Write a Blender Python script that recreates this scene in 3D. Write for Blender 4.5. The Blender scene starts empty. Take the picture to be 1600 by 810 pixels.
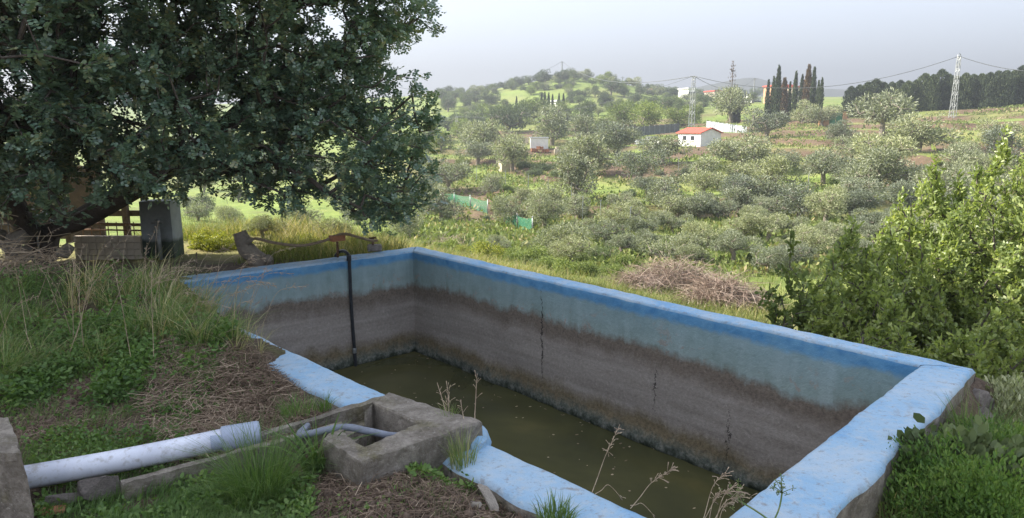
import bpy, math, random
import numpy as np
from mathutils import Vector, Matrix
rad = math.radians
rng = np.random.default_rng(7)
random.seed(7)
SC = bpy.context.scene
COL = SC.collection

# ------------------------------------------------------------------ camera
FPX = 1093.0
PITCH = math.atan((405 - 201) / FPX)
CAMH = 1.7
cam_d = bpy.data.cameras.new('camera'); cam = bpy.data.objects.new('camera', cam_d); COL.objects.link(cam)
cam.location = (0, 0, CAMH); cam.rotation_euler = (math.pi / 2 - PITCH, 0, 0)
cam_d.sensor_width = 36; cam_d.lens = 36 * FPX / 1600; cam_d.clip_start = .05; cam_d.clip_end = 6000
SC.camera = cam
# ------------------------------------------------------------------ sky, sun, exposure
SUN_AZ, SUN_EL = -79.0, 36.0          # degrees, azimuth from +Y (negative = left)
W = bpy.data.worlds.new('World'); SC.world = W; W.use_nodes = True
nt = W.node_tree; nt.nodes.clear()
sky = nt.nodes.new('ShaderNodeTexSky'); sky.sky_type = 'NISHITA'; sky.sun_disc = False
sky.sun_elevation = rad(SUN_EL); sky.sun_rotation = rad(SUN_AZ)
sky.air_density = 1.0; sky.dust_density = 2.5; sky.ozone_density = 1.5; sky.altitude = 100
veil = nt.nodes.new('ShaderNodeMix'); veil.data_type = 'RGBA'; veil.inputs[0].default_value = .62
veil.inputs[7].default_value = (5.1, 5.4, 6.15, 1)      # thin high cloud veil over the whole sky
bg = nt.nodes.new('ShaderNodeBackground'); bg.inputs[1].default_value = .1
wo = nt.nodes.new('ShaderNodeOutputWorld')
nt.links.new(sky.outputs[0], veil.inputs[6]); nt.links.new(veil.outputs[2], bg.inputs[0]); nt.links.new(bg.outputs[0], wo.inputs[0])
sun_d = bpy.data.lights.new('sun', 'SUN'); sun_d.energy = 5.0; sun_d.angle = rad(.9); sun_d.color = (1, .93, .82)
sun = bpy.data.objects.new('sun', sun_d); COL.objects.link(sun)
sdir = Vector((math.sin(rad(SUN_AZ)) * math.cos(rad(SUN_EL)), math.cos(rad(SUN_AZ)) * math.cos(rad(SUN_EL)), math.sin(rad(SUN_EL))))
sun.rotation_euler = sdir.to_track_quat('Z', 'Y').to_euler(); sun.location = sdir * 50
SC.view_settings.view_transform = 'Standard'; SC.view_settings.look = 'None'
SC.view_settings.exposure = 1.74; SC.view_settings.gamma = 1; SC.view_settings.use_curve_mapping = False
SC.render.engine = 'CYCLES'; SC.cycles.use_denoising = True
SC.cycles.max_bounces = 6; SC.cycles.transparent_max_bounces = 8; SC.cycles.volume_bounces = 0
HAZE = .0014

# ------------------------------------------------------------------ pixel -> place
def ray(px, py):
    u = (px - 800) / FPX; v = (405 - py) / FPX
    return np.array([u, math.cos(PITCH) + v * math.sin(PITCH), -math.sin(PITCH) + v * math.cos(PITCH)])
def at(px, py, z):
    d = ray(px, py); return d * ((z - CAMH) / d[2]) + np.array([0, 0, CAMH])
def aty(px, py, Y):
    d = ray(px, py); return d * (Y / d[1]) + np.array([0, 0, CAMH])

# ------------------------------------------------------------------ noise
def _h(i, j, k, s):
    n = (i * 374761393 + j * 668265263 + k * 2147483647 + s * 1274126177) & 0xffffffff
    n = ((n ^ (n >> 13)) * 1274126177) & 0xffffffff
    return ((n ^ (n >> 16)) & 0xffff) / 65535.0
def noise3(x, y, z, s=0):
    x, y, z = (np.asarray(a, float) for a in (x, y, z))
    i, j, k = (np.floor(a).astype(np.int64) for a in (x, y, z))
    f = x - i; g = y - j; h = z - k
    f, g, h = (a * a * (3 - 2 * a) for a in (f, g, h))
    r = 0
    for a in (0, 1):
        for b in (0, 1):
            for c in (0, 1):
                r = r + (f if a else 1 - f) * (g if b else 1 - g) * (h if c else 1 - h) * _h(i + a, j + b, k + c, s)
    return r * 2 - 1
def fbm(x, y, z=0., o=4, s=0):
    x = np.asarray(x, float); y = np.asarray(y, float); z = np.zeros_like(x) + z
    r = 0; a = 1; t = 0
    for q in range(o):
        r = r + a * noise3(x * 2 ** q, y * 2 ** q, z * 2 ** q, s + q); t += a; a *= .5
    return r / t
def sst(a, b, x):
    t = np.clip((np.asarray(x, float) - a) / (b - a), 0, 1); return t * t * (3 - 2 * t)

# ------------------------------------------------------------------ mesh helpers
def raw_mesh(name, V, F, attr=None, mat_idx=None, smooth=False):
    """V (n,3); F list of index arrays (m,k); attr per-face float 'v'."""
    me = bpy.data.meshes.new(name)
    V = np.ascontiguousarray(V, np.float32)
    Fs = [np.asarray(f, np.int32) for f in (F if isinstance(F, list) else [F]) if len(f)]
    me.vertices.add(len(V)); me.vertices.foreach_set('co', V.ravel())
    nl = sum(f.size for f in Fs); npoly = sum(len(f) for f in Fs)
    me.loops.add(nl); me.polygons.add(npoly)
    me.loops.foreach_set('vertex_index', np.concatenate([f.ravel() for f in Fs]))
    sizes = np.concatenate([np.full(len(f), f.shape[1], np.int32) for f in Fs])
    starts = np.concatenate([[0], np.cumsum(sizes)[:-1]]).astype(np.int32)
    me.polygons.foreach_set('loop_start', starts)
    if mat_idx is not None: me.polygons.foreach_set('material_index', np.asarray(mat_idx, np.int32))
    me.polygons.foreach_set('use_smooth', np.full(npoly, bool(smooth)))
    me.update(calc_edges=True)
    if attr is not None:
        at_ = me.attributes.new('v', 'FLOAT', 'FACE'); at_.data.foreach_set('value', np.asarray(attr, np.float32))
    return me
def obj(name, me, mats=None, parent=None, **props):
    o = bpy.data.objects.new(name, me); COL.objects.link(o)
    if mats is not None and not me.materials:
        for m in (mats if isinstance(mats, (list, tuple)) else [mats]): me.materials.append(m)
    if parent is not None: o.parent = parent
    for k, v in props.items(): o[k] = v
    return o
def thing(name, label, cat, loc=(0, 0, 0), group=None, rz=0, scale=1):
    o = bpy.data.objects.new(name, None); COL.objects.link(o); o.empty_display_size = .2
    o.location = loc; o.rotation_euler = (0, 0, rz)
    o.scale = (scale,) * 3 if np.isscalar(scale) else scale
    o['label'] = label; o['category'] = cat
    if group: o['group'] = group
    return o
def tag(o, label, cat, group=None):
    o['label'] = label; o['category'] = cat
    if group: o['group'] = group
    return o
class MB:
    def __init__(s): s.V = []; s.F = {}; s.n = 0
    def add(s, V, F):
        V = np.asarray(V, float)
        for f in (F if isinstance(F, list) else [F]):
            f = np.asarray(f, int)
            s.F.setdefault(f.shape[1], []).append(f + s.n)
        s.V.append(V); s.n += len(V); return s
    def box(s, c, d, rz=0, M=None):
        x, y, z = (q / 2 for q in d)
        V = np.array([[a, b, e] for e in (-z, z) for b in (-y, y) for a in (-x, x)], float)
        ca, sa = math.cos(rz), math.sin(rz)
        V = V @ np.array([[ca, sa, 0], [-sa, ca, 0], [0, 0, 1]])
        if M is not None: V = V @ np.asarray(M).T
        return s.add(V + np.asarray(c, float), np.array([[0, 2, 3, 1], [4, 5, 7, 6], [0, 1, 5, 4], [2, 6, 7, 3], [0, 4, 6, 2], [1, 3, 7, 5]]))
    def bar(s, a, b, w, h=None):
        """box beam from a to b"""
        a = np.asarray(a, float); b = np.asarray(b, float); d = b - a; L = np.linalg.norm(d); d /= L
        up = np.array([0, 0, 1.]) if abs(d[2]) < .95 else np.array([0, 1., 0])
        x = np.cross(d, up); x /= np.linalg.norm(x); y = np.cross(x, d)
        return s.box((a + b) / 2, (w, L, h or w), M=np.stack([x, d, y], 1))
    def tube(s, pts, r, sides=8, cap=True):
        P = np.asarray(pts, float); n = len(P); R = np.full(n, r, float) if np.isscalar(r) else np.asarray(r, float)
        T = np.gradient(P, axis=0); T /= np.linalg.norm(T, axis=1)[:, None] + 1e-9
        ref = np.array([0, 0, 1.]) if abs(T[0][2]) < .9 else np.array([1., 0, 0])
        V = []; th = np.arange(sides) * 2 * math.pi / sides
        x = np.cross(T[0], ref); x /= np.linalg.norm(x)
        for i in range(n):
            x = x - T[i] * (x @ T[i]); x /= np.linalg.norm(x) + 1e-9
            y = np.cross(T[i], x)
            V.append(P[i] + R[i] * (np.cos(th)[:, None] * x + np.sin(th)[:, None] * y))
        V = np.concatenate(V); k = np.arange(sides); F = []
        for i in range(n - 1):
            F.append(np.stack([i * sides + k, i * sides + (k + 1) % sides, (i + 1) * sides + (k + 1) % sides, (i + 1) * sides + k], 1))
        out = [np.concatenate(F)]
        if cap: out.append(np.array([k[::-1], (n - 1) * sides + k]))
        return s.add(V, out)
    def mesh(s, name, smooth=False):
        return raw_mesh(name, np.concatenate(s.V), [np.concatenate(f) for f in s.F.values()], smooth=smooth)
    def build(s, name, mat, parent=None, smooth=False, bevel=0, **props):
        o = obj(name, s.mesh(name, smooth), mat, parent, **props)
        if bevel:
            b = o.modifiers.new('bevel', 'BEVEL'); b.width = bevel; b.segments = 2; b.limit_method = 'ANGLE'
        return o
def rough_block(corners8, nsub=(10, 10, 6), amp=.012, freq=9, seed=0):
    """closed box given by 8 corners (z-,y-,x- order as in MB.box), gridded and roughened"""
    c = np.asarray(corners8, float); mb = MB()
    faces = [((0, 1, 3, 2), (0, 1)), ((4, 5, 7, 6), (0, 1)), ((0, 1, 5, 4), (0, 2)), ((2, 3, 7, 6), (0, 2)), ((0, 2, 6, 4), (1, 2)), ((1, 3, 7, 5), (1, 2))]
    for (p, q, r, s_), (ax, bx) in faces:
        n, m = nsub[ax], nsub[bx]
        u, v = np.meshgrid(np.linspace(0, 1, n + 1), np.linspace(0, 1, m + 1)); u = u.ravel()[:, None]; v = v.ravel()[:, None]
        P = c[p] * (1 - u) * (1 - v) + c[q] * u * (1 - v) + c[r] * u * v + c[s_] * (1 - u) * v
        i, j = np.meshgrid(np.arange(n), np.arange(m)); k = (j * (n + 1) + i).ravel()
        mb.add(P, np.stack([k, k + 1, k + n + 2, k + n + 1], 1))
    V = np.concatenate(mb.V); cen = c.mean(0)
    for a in range(3):
        V[:, a] += amp * fbm(V[:, 0] * freq, V[:, 1] * freq, V[:, 2] * freq, 3, seed + 11 * a)
    d = (V - cen) / (np.abs(c - cen).max(0) + 1e-9)
    rd = sst(1.9, 3.0, (d ** 2).sum(1))[:, None]
    V -= (V - cen) * rd * .015
    for a in range(3): V[:, a] += amp * .5 * fbm(V[:, 0] * freq * 4, V[:, 1] * freq * 4, V[:, 2] * freq * 4, 2, seed + 77 + a)
    me = raw_mesh('block', V, [np.concatenate(mb.F[4])], smooth=False)
    import bmesh
    b = bmesh.new(); b.from_mesh(me); bmesh.ops.remove_doubles(b, verts=b.verts, dist=1e-4); bmesh.ops.recalc_face_normals(b, faces=b.faces); b.to_mesh(me); b.free()
    return me
def rock_mesh(seed, n=2):
    import bmesh
    b = bmesh.new(); bmesh.ops.create_icosphere(b, subdivisions=n, radius=1)
    V = np.array([v.co[:] for v in b.verts])
    q = 1 + .35 * fbm(V[:, 0] * 1.3 + seed * 3.1, V[:, 1] * 1.3, V[:, 2] * 1.3, 3, seed)
    for v, k in zip(b.verts, q): v.co *= float(k)
    me = bpy.data.meshes.new('rock'); b.to_mesh(me); b.free(); return me

def hull_rock(seed, n=16, parts=1, spread=.6):
    import bmesh
    r = np.random.default_rng(seed); b = bmesh.new()
    for q in range(parts):
        c = r.normal(size=3) * spread * (parts > 1); k = 1 if parts == 1 else r.uniform(.45, .8); P = r.normal(size=(n, 3)); P /= np.linalg.norm(P, axis=1)[:, None]; P *= r.uniform(.8, 1.05, (n, 1)) * k
        vs = [b.verts.new(c + p) for p in P]; g = bmesh.ops.convex_hull(b, input=vs)
        for v in [v for v in g['geom_interior'] if isinstance(v, bmesh.types.BMVert)]: b.verts.remove(v)
    bmesh.ops.bevel(b, geom=b.edges[:], offset=.05, segments=1, affect='EDGES'); bmesh.ops.triangulate(b, faces=b.faces[:]); bmesh.ops.subdivide_edges(b, edges=b.edges[:], cuts=1, use_grid_fill=True)
    V = np.array([v.co[:] for v in b.verts]); d = np.stack([fbm(V[:, 0] * 4, V[:, 1] * 4, V[:, 2] * 4, 3, seed + a) for a in range(3)], 1) * .09
    for v, e in zip(b.verts, d): v.co += Vector(e)
    me = bpy.data.meshes.new('rock'); b.to_mesh(me); b.free(); return me

# ------------------------------------------------------------------ leaves and blades
def unit(v): return v / (np.linalg.norm(v, axis=-1, keepdims=True) + 1e-9)
def rand_unit(n): return unit(rng.normal(size=(n, 3)))
def leaf_geo(P, D, L, Wd, curl=0., N=None):
    """hexagonal leaves at P along D; returns V, F"""
    n = len(P); D = unit(D); R = rand_unit(n) if N is None else N
    S = unit(np.cross(D, R)); Nn = np.cross(S, D)
    L = np.broadcast_to(L, (n,))[:, None]; Wd = np.broadcast_to(Wd, (n,))[:, None]
    pts = [P, P + D * L * .32 + S * Wd * .48, P + D * L * .74 + S * Wd * .42, P + D * L + Nn * curl * L, P + D * L * .74 - S * Wd * .42, P + D * L * .32 - S * Wd * .48]
    V = np.stack(pts, 1).reshape(-1, 3)
    F = np.arange(n * 6).reshape(n, 6)
    return V, F
def quad_leaf_geo(P, D, L, Wd):
    n = len(P); D = unit(D); S = unit(np.cross(D, rand_unit(n)))
    L = np.broadcast_to(L, (n,))[:, None]; Wd = np.broadcast_to(Wd, (n,))[:, None]
    V = np.stack([P, P + D * L * .5 + S * Wd * .5, P + D * L, P + D * L * .5 - S * Wd * .5], 1).reshape(-1, 3)
    return V, np.arange(n * 4).reshape(n, 4)
def blade_geo(P, H, Wd, heading, lean, droop=.5, rows=4):
    """grass ribbons; heading angle, lean 0..1 (horizontal reach relative to height)"""
    n = len(P); hd = np.stack([np.cos(heading), np.sin(heading), np.zeros(n)], 1); sd = np.stack([-np.sin(heading), np.cos(heading), np.zeros(n)], 1)
    tw = rng.uniform(-1.2, 1.2, n); sd = unit(sd * np.cos(tw)[:, None] + hd * np.sin(tw)[:, None])
    V = []
    for r in range(rows):
        t = r / (rows - 1)
        out = lean * H * t ** 1.7
        up = H * (t - droop * np.minimum(lean, 1.4) * t ** 2.6 * .75)
        c = P + hd * out[:, None] + np.array([0, 0, 1.]) * up[:, None]
        w = (Wd * (1 - .88 * t ** 1.5))[:, None] * .5
        V += [c - sd * w, c + sd * w]
    V = np.stack(V, 1).reshape(-1, 3); b = np.arange(n)[:, None] * (2 * rows)
    F = np.concatenate([b + np.array([[2 * r, 2 * r + 1, 2 * r + 3, 2 * r + 2]]) for r in range(rows - 1)], 1).reshape(-1, 4)
    return V, F, rows - 1
def grow(seeds, targets, step=.3, pathw=.25, jit=.04, sag=0.):
    """connect targets to a growing skeleton; seeds: list of polylines sharing the first point"""
    nodes = []; par = []; plen = []
    for pl in seeds:
        for i, p in enumerate(pl):
            p = np.asarray(p, float)
            if i == 0 and nodes and np.allclose(nodes[0], p): last = 0; continue
            last = -1 if (i == 0) else last
            nodes.append(p); par.append(last); plen.append(0 if last < 0 else plen[last] + np.linalg.norm(p - nodes[last])); last = len(nodes) - 1
    n0 = len(nodes); cap = n0 + int(len(targets) * 14) + 100
    N = np.zeros((cap, 3)); N[:n0] = nodes; PL = np.zeros(cap); PL[:n0] = plen; par = list(par); n = n0
    tg = np.asarray(targets); order = np.argsort(np.linalg.norm(tg - N[n0 - 1], axis=1)); tips = []
    for t in tg[order]:
        d = np.linalg.norm(N[:n] - t, axis=1) + pathw * PL[:n]
        k = int(np.argmin(d)); a = N[k].copy(); D = np.linalg.norm(t - a); m = max(1, int(D / step))
        perp = rng.normal(size=3) * jit * D
        for q in range(1, m + 1):
            f = q / m; p = a * (1 - f) + t * f + perp * math.sin(math.pi * f) + np.array([0, 0, sag * D * f * (1 - f)])
            N[n] = p; par.append(k); PL[n] = PL[k] + D / m; k = n; n += 1
        tips.append(k)
    N = N[:n]; par = np.array(par); w = np.zeros(n); w[tips] = 1
    for i in range(n - 1, 0, -1):
        if par[i] >= 0: w[par[i]] += w[i]
    return N, par, np.maximum(w, 1), np.array(tips)
def wood_mesh(name, N, par, w, r0, power=.45, sides=5, rmax=1):
    i = np.nonzero(par >= 0)[0]; a = N[par[i]]; b = N[i]; ra = np.minimum(r0 * w[par[i]] ** power, rmax); rb = np.minimum(r0 * w[i] ** power, rmax); ra = np.minimum(ra, rb * 1.35)
    d = unit(b - a); x = unit(np.cross(d, np.array([.31, .2, .93]))); y = np.cross(d, x)
    b = b + d * (rb * .4)[:, None]
    th = np.arange(sides) * 2 * math.pi / sides
    ring = np.cos(th)[None, :, None] * x[:, None] + np.sin(th)[None, :, None] * y[:, None]
    V = np.concatenate([a[:, None] + ring * ra[:, None, None], b[:, None] + ring * rb[:, None, None]], 1).reshape(-1, 3)
    k = np.arange(sides); f = np.stack([k, (k + 1) % sides, sides + (k + 1) % sides, sides + k], 1)
    F = (np.arange(len(i))[:, None, None] * 2 * sides + f[None]).reshape(-1, 4)
    return raw_mesh(name, V, F, smooth=True)
def in_ellipsoids(ells, n, hollow=.45):
    out = []
    vols = np.array([e[1][0] * e[1][1] * e[1][2] for e in ells]) ** .8; cnt = np.ceil(n * vols / vols.sum()).astype(int)
    for (c, r), m in zip(ells, cnt):
        u = rand_unit(m) * (rng.uniform(hollow ** 3, 1, m) ** (1 / 3))[:, None]
        out.append(np.asarray(c) + u * np.asarray(r))
    return np.concatenate(out)

# ------------------------------------------------------------------ materials
class NT:
    def __init__(s, name):
        s.m = bpy.data.materials.new(name); s.m.use_nodes = True; s.t = s.m.node_tree; s.t.nodes.clear()
        s.out = s.n('ShaderNodeOutputMaterial')
    def n(s, ty, **kw):
        nd = s.t.nodes.new(ty)
        for k, v in kw.items(): setattr(nd, k, v)
        return nd
    def set(s, sock, v):
        if v is None: return
        if isinstance(v, bpy.types.NodeSocket): s.t.links.new(v, sock)
        elif isinstance(v, (tuple, list)) and len(v) == 3 and sock.type == 'RGBA': sock.default_value = (*v, 1)
        else: sock.default_value = v
    def geo(s): return s.n('ShaderNodeNewGeometry').outputs['Position']
    def objc(s): return s.n('ShaderNodeTexCoord').outputs['Object']
    def noise(s, scale, vec=None, detail=5, rough=.6, dist=0):
        nd = s.n('ShaderNodeTexNoise'); s.set(nd.inputs['Vector'], vec if vec is not None else s.geo())
        nd.inputs['Scale'].default_value = scale; nd.inputs['Detail'].default_value = detail; nd.inputs['Roughness'].default_value = rough; nd.inputs['Distortion'].default_value = dist
        return nd.outputs['Fac']
    def ramp(s, f, stops, interp='LINEAR'):
        nd = s.n('ShaderNodeValToRGB'); s.set(nd.inputs[0], f); nd.color_ramp.interpolation = interp
        e = nd.color_ramp.elements
        while len(e) < len(stops): e.new(.5)
        for q, (p, c) in zip(e, stops): q.position = p; q.color = (*c, 1) if not np.isscalar(c) else (c, c, c, 1)
        return nd.outputs[0]
    def mix(s, f, a, b, mode='MIX'):
        nd = s.n('ShaderNodeMix', data_type='RGBA', blend_type=mode); s.set(nd.inputs[0], f); s.set(nd.inputs[6], a); s.set(nd.inputs[7], b); return nd.outputs[2]
    def math(s, op, a, b=0., c=None, clamp=False):
        nd = s.n('ShaderNodeMath', operation=op, use_clamp=clamp); s.set(nd.inputs[0], a); s.set(nd.inputs[1], b)
        if c is not None: s.set(nd.inputs[2], c)
        return nd.outputs[0]
    def sep(s, v):
        nd = s.n('ShaderNodeSeparateXYZ'); s.set(nd.inputs[0], v); return nd.outputs
    def mapr(s, v, a, b, c=0., d=1.):
        nd = s.n('ShaderNodeMapRange'); s.set(nd.inputs[0], v)
        for i, q in enumerate((a, b, c, d)): nd.inputs[i + 1].default_value = q
        return nd.outputs[0]
    def bump(s, h, strength=.4, dist=.02):
        nd = s.n('ShaderNodeBump'); nd.inputs['Strength'].default_value = strength; nd.inputs['Distance'].default_value = dist; s.set(nd.inputs['Height'], h); return nd.outputs[0]
    def attr(s, name):
        nd = s.n('ShaderNodeAttribute'); nd.attribute_name = name; return nd.outputs['Fac']
    def pbr(s, col, rough=.85, nrm=None, metal=0., spec=.3, **kw):
        b = s.n('ShaderNodeBsdfPrincipled'); s.set(b.inputs['Base Color'], col); s.set(b.inputs['Roughness'], rough); s.set(b.inputs['Metallic'], metal); b.inputs['Specular IOR Level'].default_value = spec
        if nrm is not None: s.t.links.new(nrm, b.inputs['Normal'])
        for k, v in kw.items(): s.set(b.inputs[k], v)
        return b.outputs[0]
    def done(s, sh): s.t.links.new(sh, s.out.inputs[0]); return s.m
def simple(name, c1, c2, scale=6, rough=.85, bump=.3, bd=.01, metal=0, spec=.3):
    t = NT(name); o = t.objc(); n = t.noise(scale, o, 6, .65); n2 = t.noise(scale * 7, o, 4, .6)
    c = t.ramp(t.math('ADD', t.math('MULTIPLY', n, .7), t.math('MULTIPLY', n2, .3)), [(.32, c1), (.68, c2)])
    return t.done(t.pbr(c, rough, t.bump(n2, bump, bd), metal, spec))
def leafmat(name, stops, trans=.3, rough=.5, spec=.35, objvar=.0, hue=None):
    t = NT(name); v = t.attr('v'); c = t.ramp(v, stops)
    if objvar:
        r = t.n('ShaderNodeObjectInfo').outputs['Random']
        c = t.mix(1.0, c, t.ramp(r, [(0, tuple(1 - objvar * q for q in (1, .9, .6))), (.5, (1, 1, 1)), (1, tuple(1 + objvar * q for q in (.9, .8, .2)))]), 'MULTIPLY')
    b = t.pbr(c, rough, spec=spec)
    tr = t.n('ShaderNodeBsdfTranslucent'); t.set(tr.inputs[0], t.mix(1., c, (1.3, 1.35, .6), 'MULTIPLY'))
    m = t.n('ShaderNodeMixShader'); m.inputs[0].default_value = trans
    t.t.links.new(b, m.inputs[1]); t.t.links.new(tr.outputs[0], m.inputs[2])
    return t.done(m.outputs[0])
M = {}
M['carob'] = leafmat('carob_leaf', [(0, (.085, .145, .105)), (.5, (.15, .235, .165)), (.9, (.21, .285, .18)), (1, (.3, .28, .13))], .25, .3, .8)
M['bush'] = leafmat('mastic_leaf', [(0, (.1, .145, .05)), (.5, (.24, .3, .1)), (.85, (.37, .42, .15)), (1, (.48, .46, .22))], .4, .42, .45)
M['olive'] = leafmat('olive_leaf', [(0, (.1, .115, .072)), (.5, (.215, .24, .155)), (.85, (.33, .355, .25)), (1, (.42, .44, .33))], .2, .65, .25, .32)
M['darktree'] = leafmat('dark_leaf', [(0, (.05, .075, .04)), (.5, (.095, .13, .065)), (1, (.15, .19, .09))], .2, .6, .3, .3)
M['greentree'] = leafmat('green_leaf', [(0, (.08, .12, .035)), (.5, (.16, .21, .06)), (1, (.25, .29, .09))], .25, .6, .3, .3)
M['yellowbush'] = leafmat('yellow_leaf', [(0, (.12, .15, .03)), (.5, (.25, .28, .05)), (1, (.42, .40, .08))], .35, .55, .3, .2)
M['cypress'] = leafmat('cypress_leaf', [(0, (.03, .05, .028)), (.55, (.07, .095, .05)), (1, (.12, .145, .075))], .1, .7, .2, .3)
M['drycypress'] = leafmat('dry_cypress_leaf', [(0, (.07, .05, .03)), (1, (.17, .12, .07))], .1, .8, .2, .2)
M['weed'] = leafmat('weed_leaf', [(0, (.06, .12, .035)), (.5, (.12, .21, .055)), (1, (.23, .31, .1))], .35, .5, .35)
M['grass'] = leafmat('grass_blade', [(0, (.07, .14, .035)), (.5, (.16, .24, .075)), (.75, (.28, .3, .14)), (1, (.55, .46, .29))], .35, .5, .35)
M['meadow'] = leafmat('meadow_blade', [(0, (.08, .12, .03)), (.5, (.16, .195, .055)), (.8, (.28, .26, .11)), (1, (.4, .33, .18))], .35, .6, .3)
M['scrub'] = leafmat('scrub_blade', [(0, (.07, .1, .03)), (.4, (.15, .195, .06)), (.7, (.22, .25, .09)), (.88, (.3, .26, .14)), (1, (.36, .3, .19))], .25, .7, .2)
M['straw'] = leafmat('straw_stem', [(0, (.12, .085, .06)), (.5, (.27, .2, .145)), (1, (.5, .4, .29))], .1, .8, .2)
M['brush'] = leafmat('dry_twig', [(0, (.14, .095, .075)), (.5, (.3, .225, .18)), (1, (.5, .42, .35))], .05, .8, .2)
M['bark'] = simple('bark', (.06, .05, .043), (.16, .135, .115), 9, .9, .8, .02)
M['oldbark'] = simple('olive_bark', (.13, .11, .09), (.3, .26, .21), 4, .9, .8, .03)
M['soilclod'] = simple('soil_clod', (.075, .055, .04), (.2, .145, .11), 20, .95, .5, .01)
M['stone'] = simple('pale_stone', (.16, .14, .115), (.36, .32, .27), 7, .9, .5, .01)
M['rock'] = simple('dark_rock', (.12, .105, .095), (.34, .3, .27), 9, .9, .9, .02)
M['pvc'] = None
M['steel'] = simple('galvanised_steel', (.2, .21, .21), (.4, .42, .42), 14, .5, .1, .004, .6)
M['rust'] = simple('rusty_steel', (.09, .05, .03), (.22, .13, .08), 20, .8, .3, .004, .2)
M['black'] = simple('black_hose', (.014, .016, .02), (.04, .044, .05), 12, .45, .1, .003)
M['greyhose'] = simple('grey_hose', (.12, .135, .17), (.24, .265, .32), 10, .5, .1, .003)
M['tanhose'] = simple('tan_hose', (.16, .115, .075), (.33, .25, .17), 16, .6, .2, .003)
M['terracotta'] = simple('terracotta', (.25, .1, .055), (.42, .2, .11), 14, .85, .3, .006)
M['wood'] = simple('old_wood', (.045, .035, .028), (.13, .1, .075), 12, .9, .6, .008)
M['whitewall'] = simple('white_render', (.6, .6, .58), (.8, .8, .78), 2, .9, .2, .01)
M['cream'] = simple('cream_render', (.42, .36, .28), (.58, .5, .4), 2, .9, .2, .01)
M['orange'] = simple('orange_render', (.42, .24, .14), (.55, .34, .2), 2, .9, .2, .01)
M['redroof'] = simple('red_roof', (.42, .07, .045), (.58, .12, .08), 6, .7, .3, .02)
M['sheet'] = simple('pale_sheet_metal', (.36, .39, .42), (.52, .55, .57), 3, .55, .2, .01, .1)
M['darksheet'] = simple('dark_sheet', (.08, .09, .095), (.16, .17, .17), 3, .7, .2, .01)
M['greengate'] = simple('green_paint', (.06, .2, .11), (.1, .28, .16), 3, .6, .2, .01)
M['glass'] = simple('dark_pane', (.02, .025, .03), (.05, .055, .06), 3, .15, 0, .01)
def m_conc():
    t = NT('weathered_concrete'); o = t.geo(); n = t.noise(6, o, 8, .72, .4); n2 = t.noise(55, o, 5, .75); n3 = t.noise(2.1, o, 6, .65, .8); n4 = t.noise(19, o, 6, .75)
    c = t.ramp(t.math('ADD', t.math('MULTIPLY', n, .6), t.math('MULTIPLY', n4, .4)), [(.32, (.08, .068, .055)), (.48, (.19, .168, .14)), (.66, (.36, .325, .28))])
    c = t.mix(t.mapr(n3, .52, .66, 0, .8), c, t.ramp(n4, [(.35, (.07, .062, .03)), (.65, (.22, .2, .1))])); c = t.mix(t.mapr(n2, .58, .72, 0, .6), c, (.06, .05, .04)); c = t.mix(t.mapr(n2, .42, .32, 0, .5), c, (.5, .47, .42))
    return t.done(t.pbr(c, .95, t.bump(t.math('ADD', n4, t.math('MULTIPLY', n2, .8)), .8, .018), spec=.15))
M['concrete'] = m_conc()
def m_pillar():
    t = NT('pillar_concrete'); o = t.geo(); n = t.noise(4, o, 6, .65); z = t.sep(o)[2]
    c = t.ramp(n, [(.3, (.22, .245, .25)), (.7, (.34, .37, .38))])
    c = t.mix(t.mapr(t.math('ADD', z, t.math('MULTIPLY', n, .12)), .1, .16), t.ramp(n, [(.3, (.04, .055, .04)), (.7, (.09, .11, .085))]), c)
    return t.done(t.pbr(c, .9, t.bump(n, .3, .02), spec=.2))
M['pillar'] = m_pillar()
def m_pvc():
    t = NT('pvc_pipe'); o = t.objc(); n = t.noise(3, o, 6, .65, .5); n2 = t.noise(30, o, 4, .6); z = t.sep(o)[2]
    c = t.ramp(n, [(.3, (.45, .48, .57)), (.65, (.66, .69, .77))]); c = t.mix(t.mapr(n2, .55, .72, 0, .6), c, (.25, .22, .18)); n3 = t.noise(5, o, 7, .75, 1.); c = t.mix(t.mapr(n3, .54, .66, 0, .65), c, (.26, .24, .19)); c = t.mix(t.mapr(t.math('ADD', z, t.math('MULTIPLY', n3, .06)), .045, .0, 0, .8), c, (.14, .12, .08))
    return t.done(t.pbr(c, .42, t.bump(n2, .1, .003), spec=.4))
M['pvc'] = m_pvc()
M['socket'] = simple('grey_socket', (.26, .31, .41), (.34, .39, .49), 8, .4, .1, .003, spec=.4)
def m_paint_top():
    t = NT('blue_rim_paint'); o = t.geo(); n = t.noise(2.2, o, 6, .62, .4); n2 = t.noise(14, o, 6, .7); n3 = t.noise(60, o, 4, .7)
    c = t.ramp(n, [(.28, (.14, .31, .52)), (.45, (.25, .4, .55)), (.65, (.37, .46, .54))])
    c = t.mix(t.mapr(n2, .5, .7, 0, .75), c, (.4, .455, .49)); c = t.mix(t.mapr(n3, .6, .72, 0, .7), c, (.2, .2, .19)); ch_ = t.noise(8.5, o, 8, .75, .6); c = t.mix(t.mapr(ch_, .61, .64, 0, .6), c, t.ramp(n3, [(.3, (.17, .155, .13)), (.7, (.34, .31, .27))]))
    d = t.noise(3.1, o, 7, .72, 1.); c = t.mix(t.mapr(d, .56, .72, 0, .5), c, (.24, .21, .18)); d2 = t.noise(17, o, 6, .78); c = t.mix(t.mapr(d2, .55, .65, 0, .6), c, (.2, .18, .16))
    return t.done(t.pbr(c, .85, t.bump(t.math('ADD', n2, t.math('MULTIPLY', n3, .5)), .7, .012), spec=.25))
M['painttop'] = m_paint_top()
TANK = {}
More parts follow.
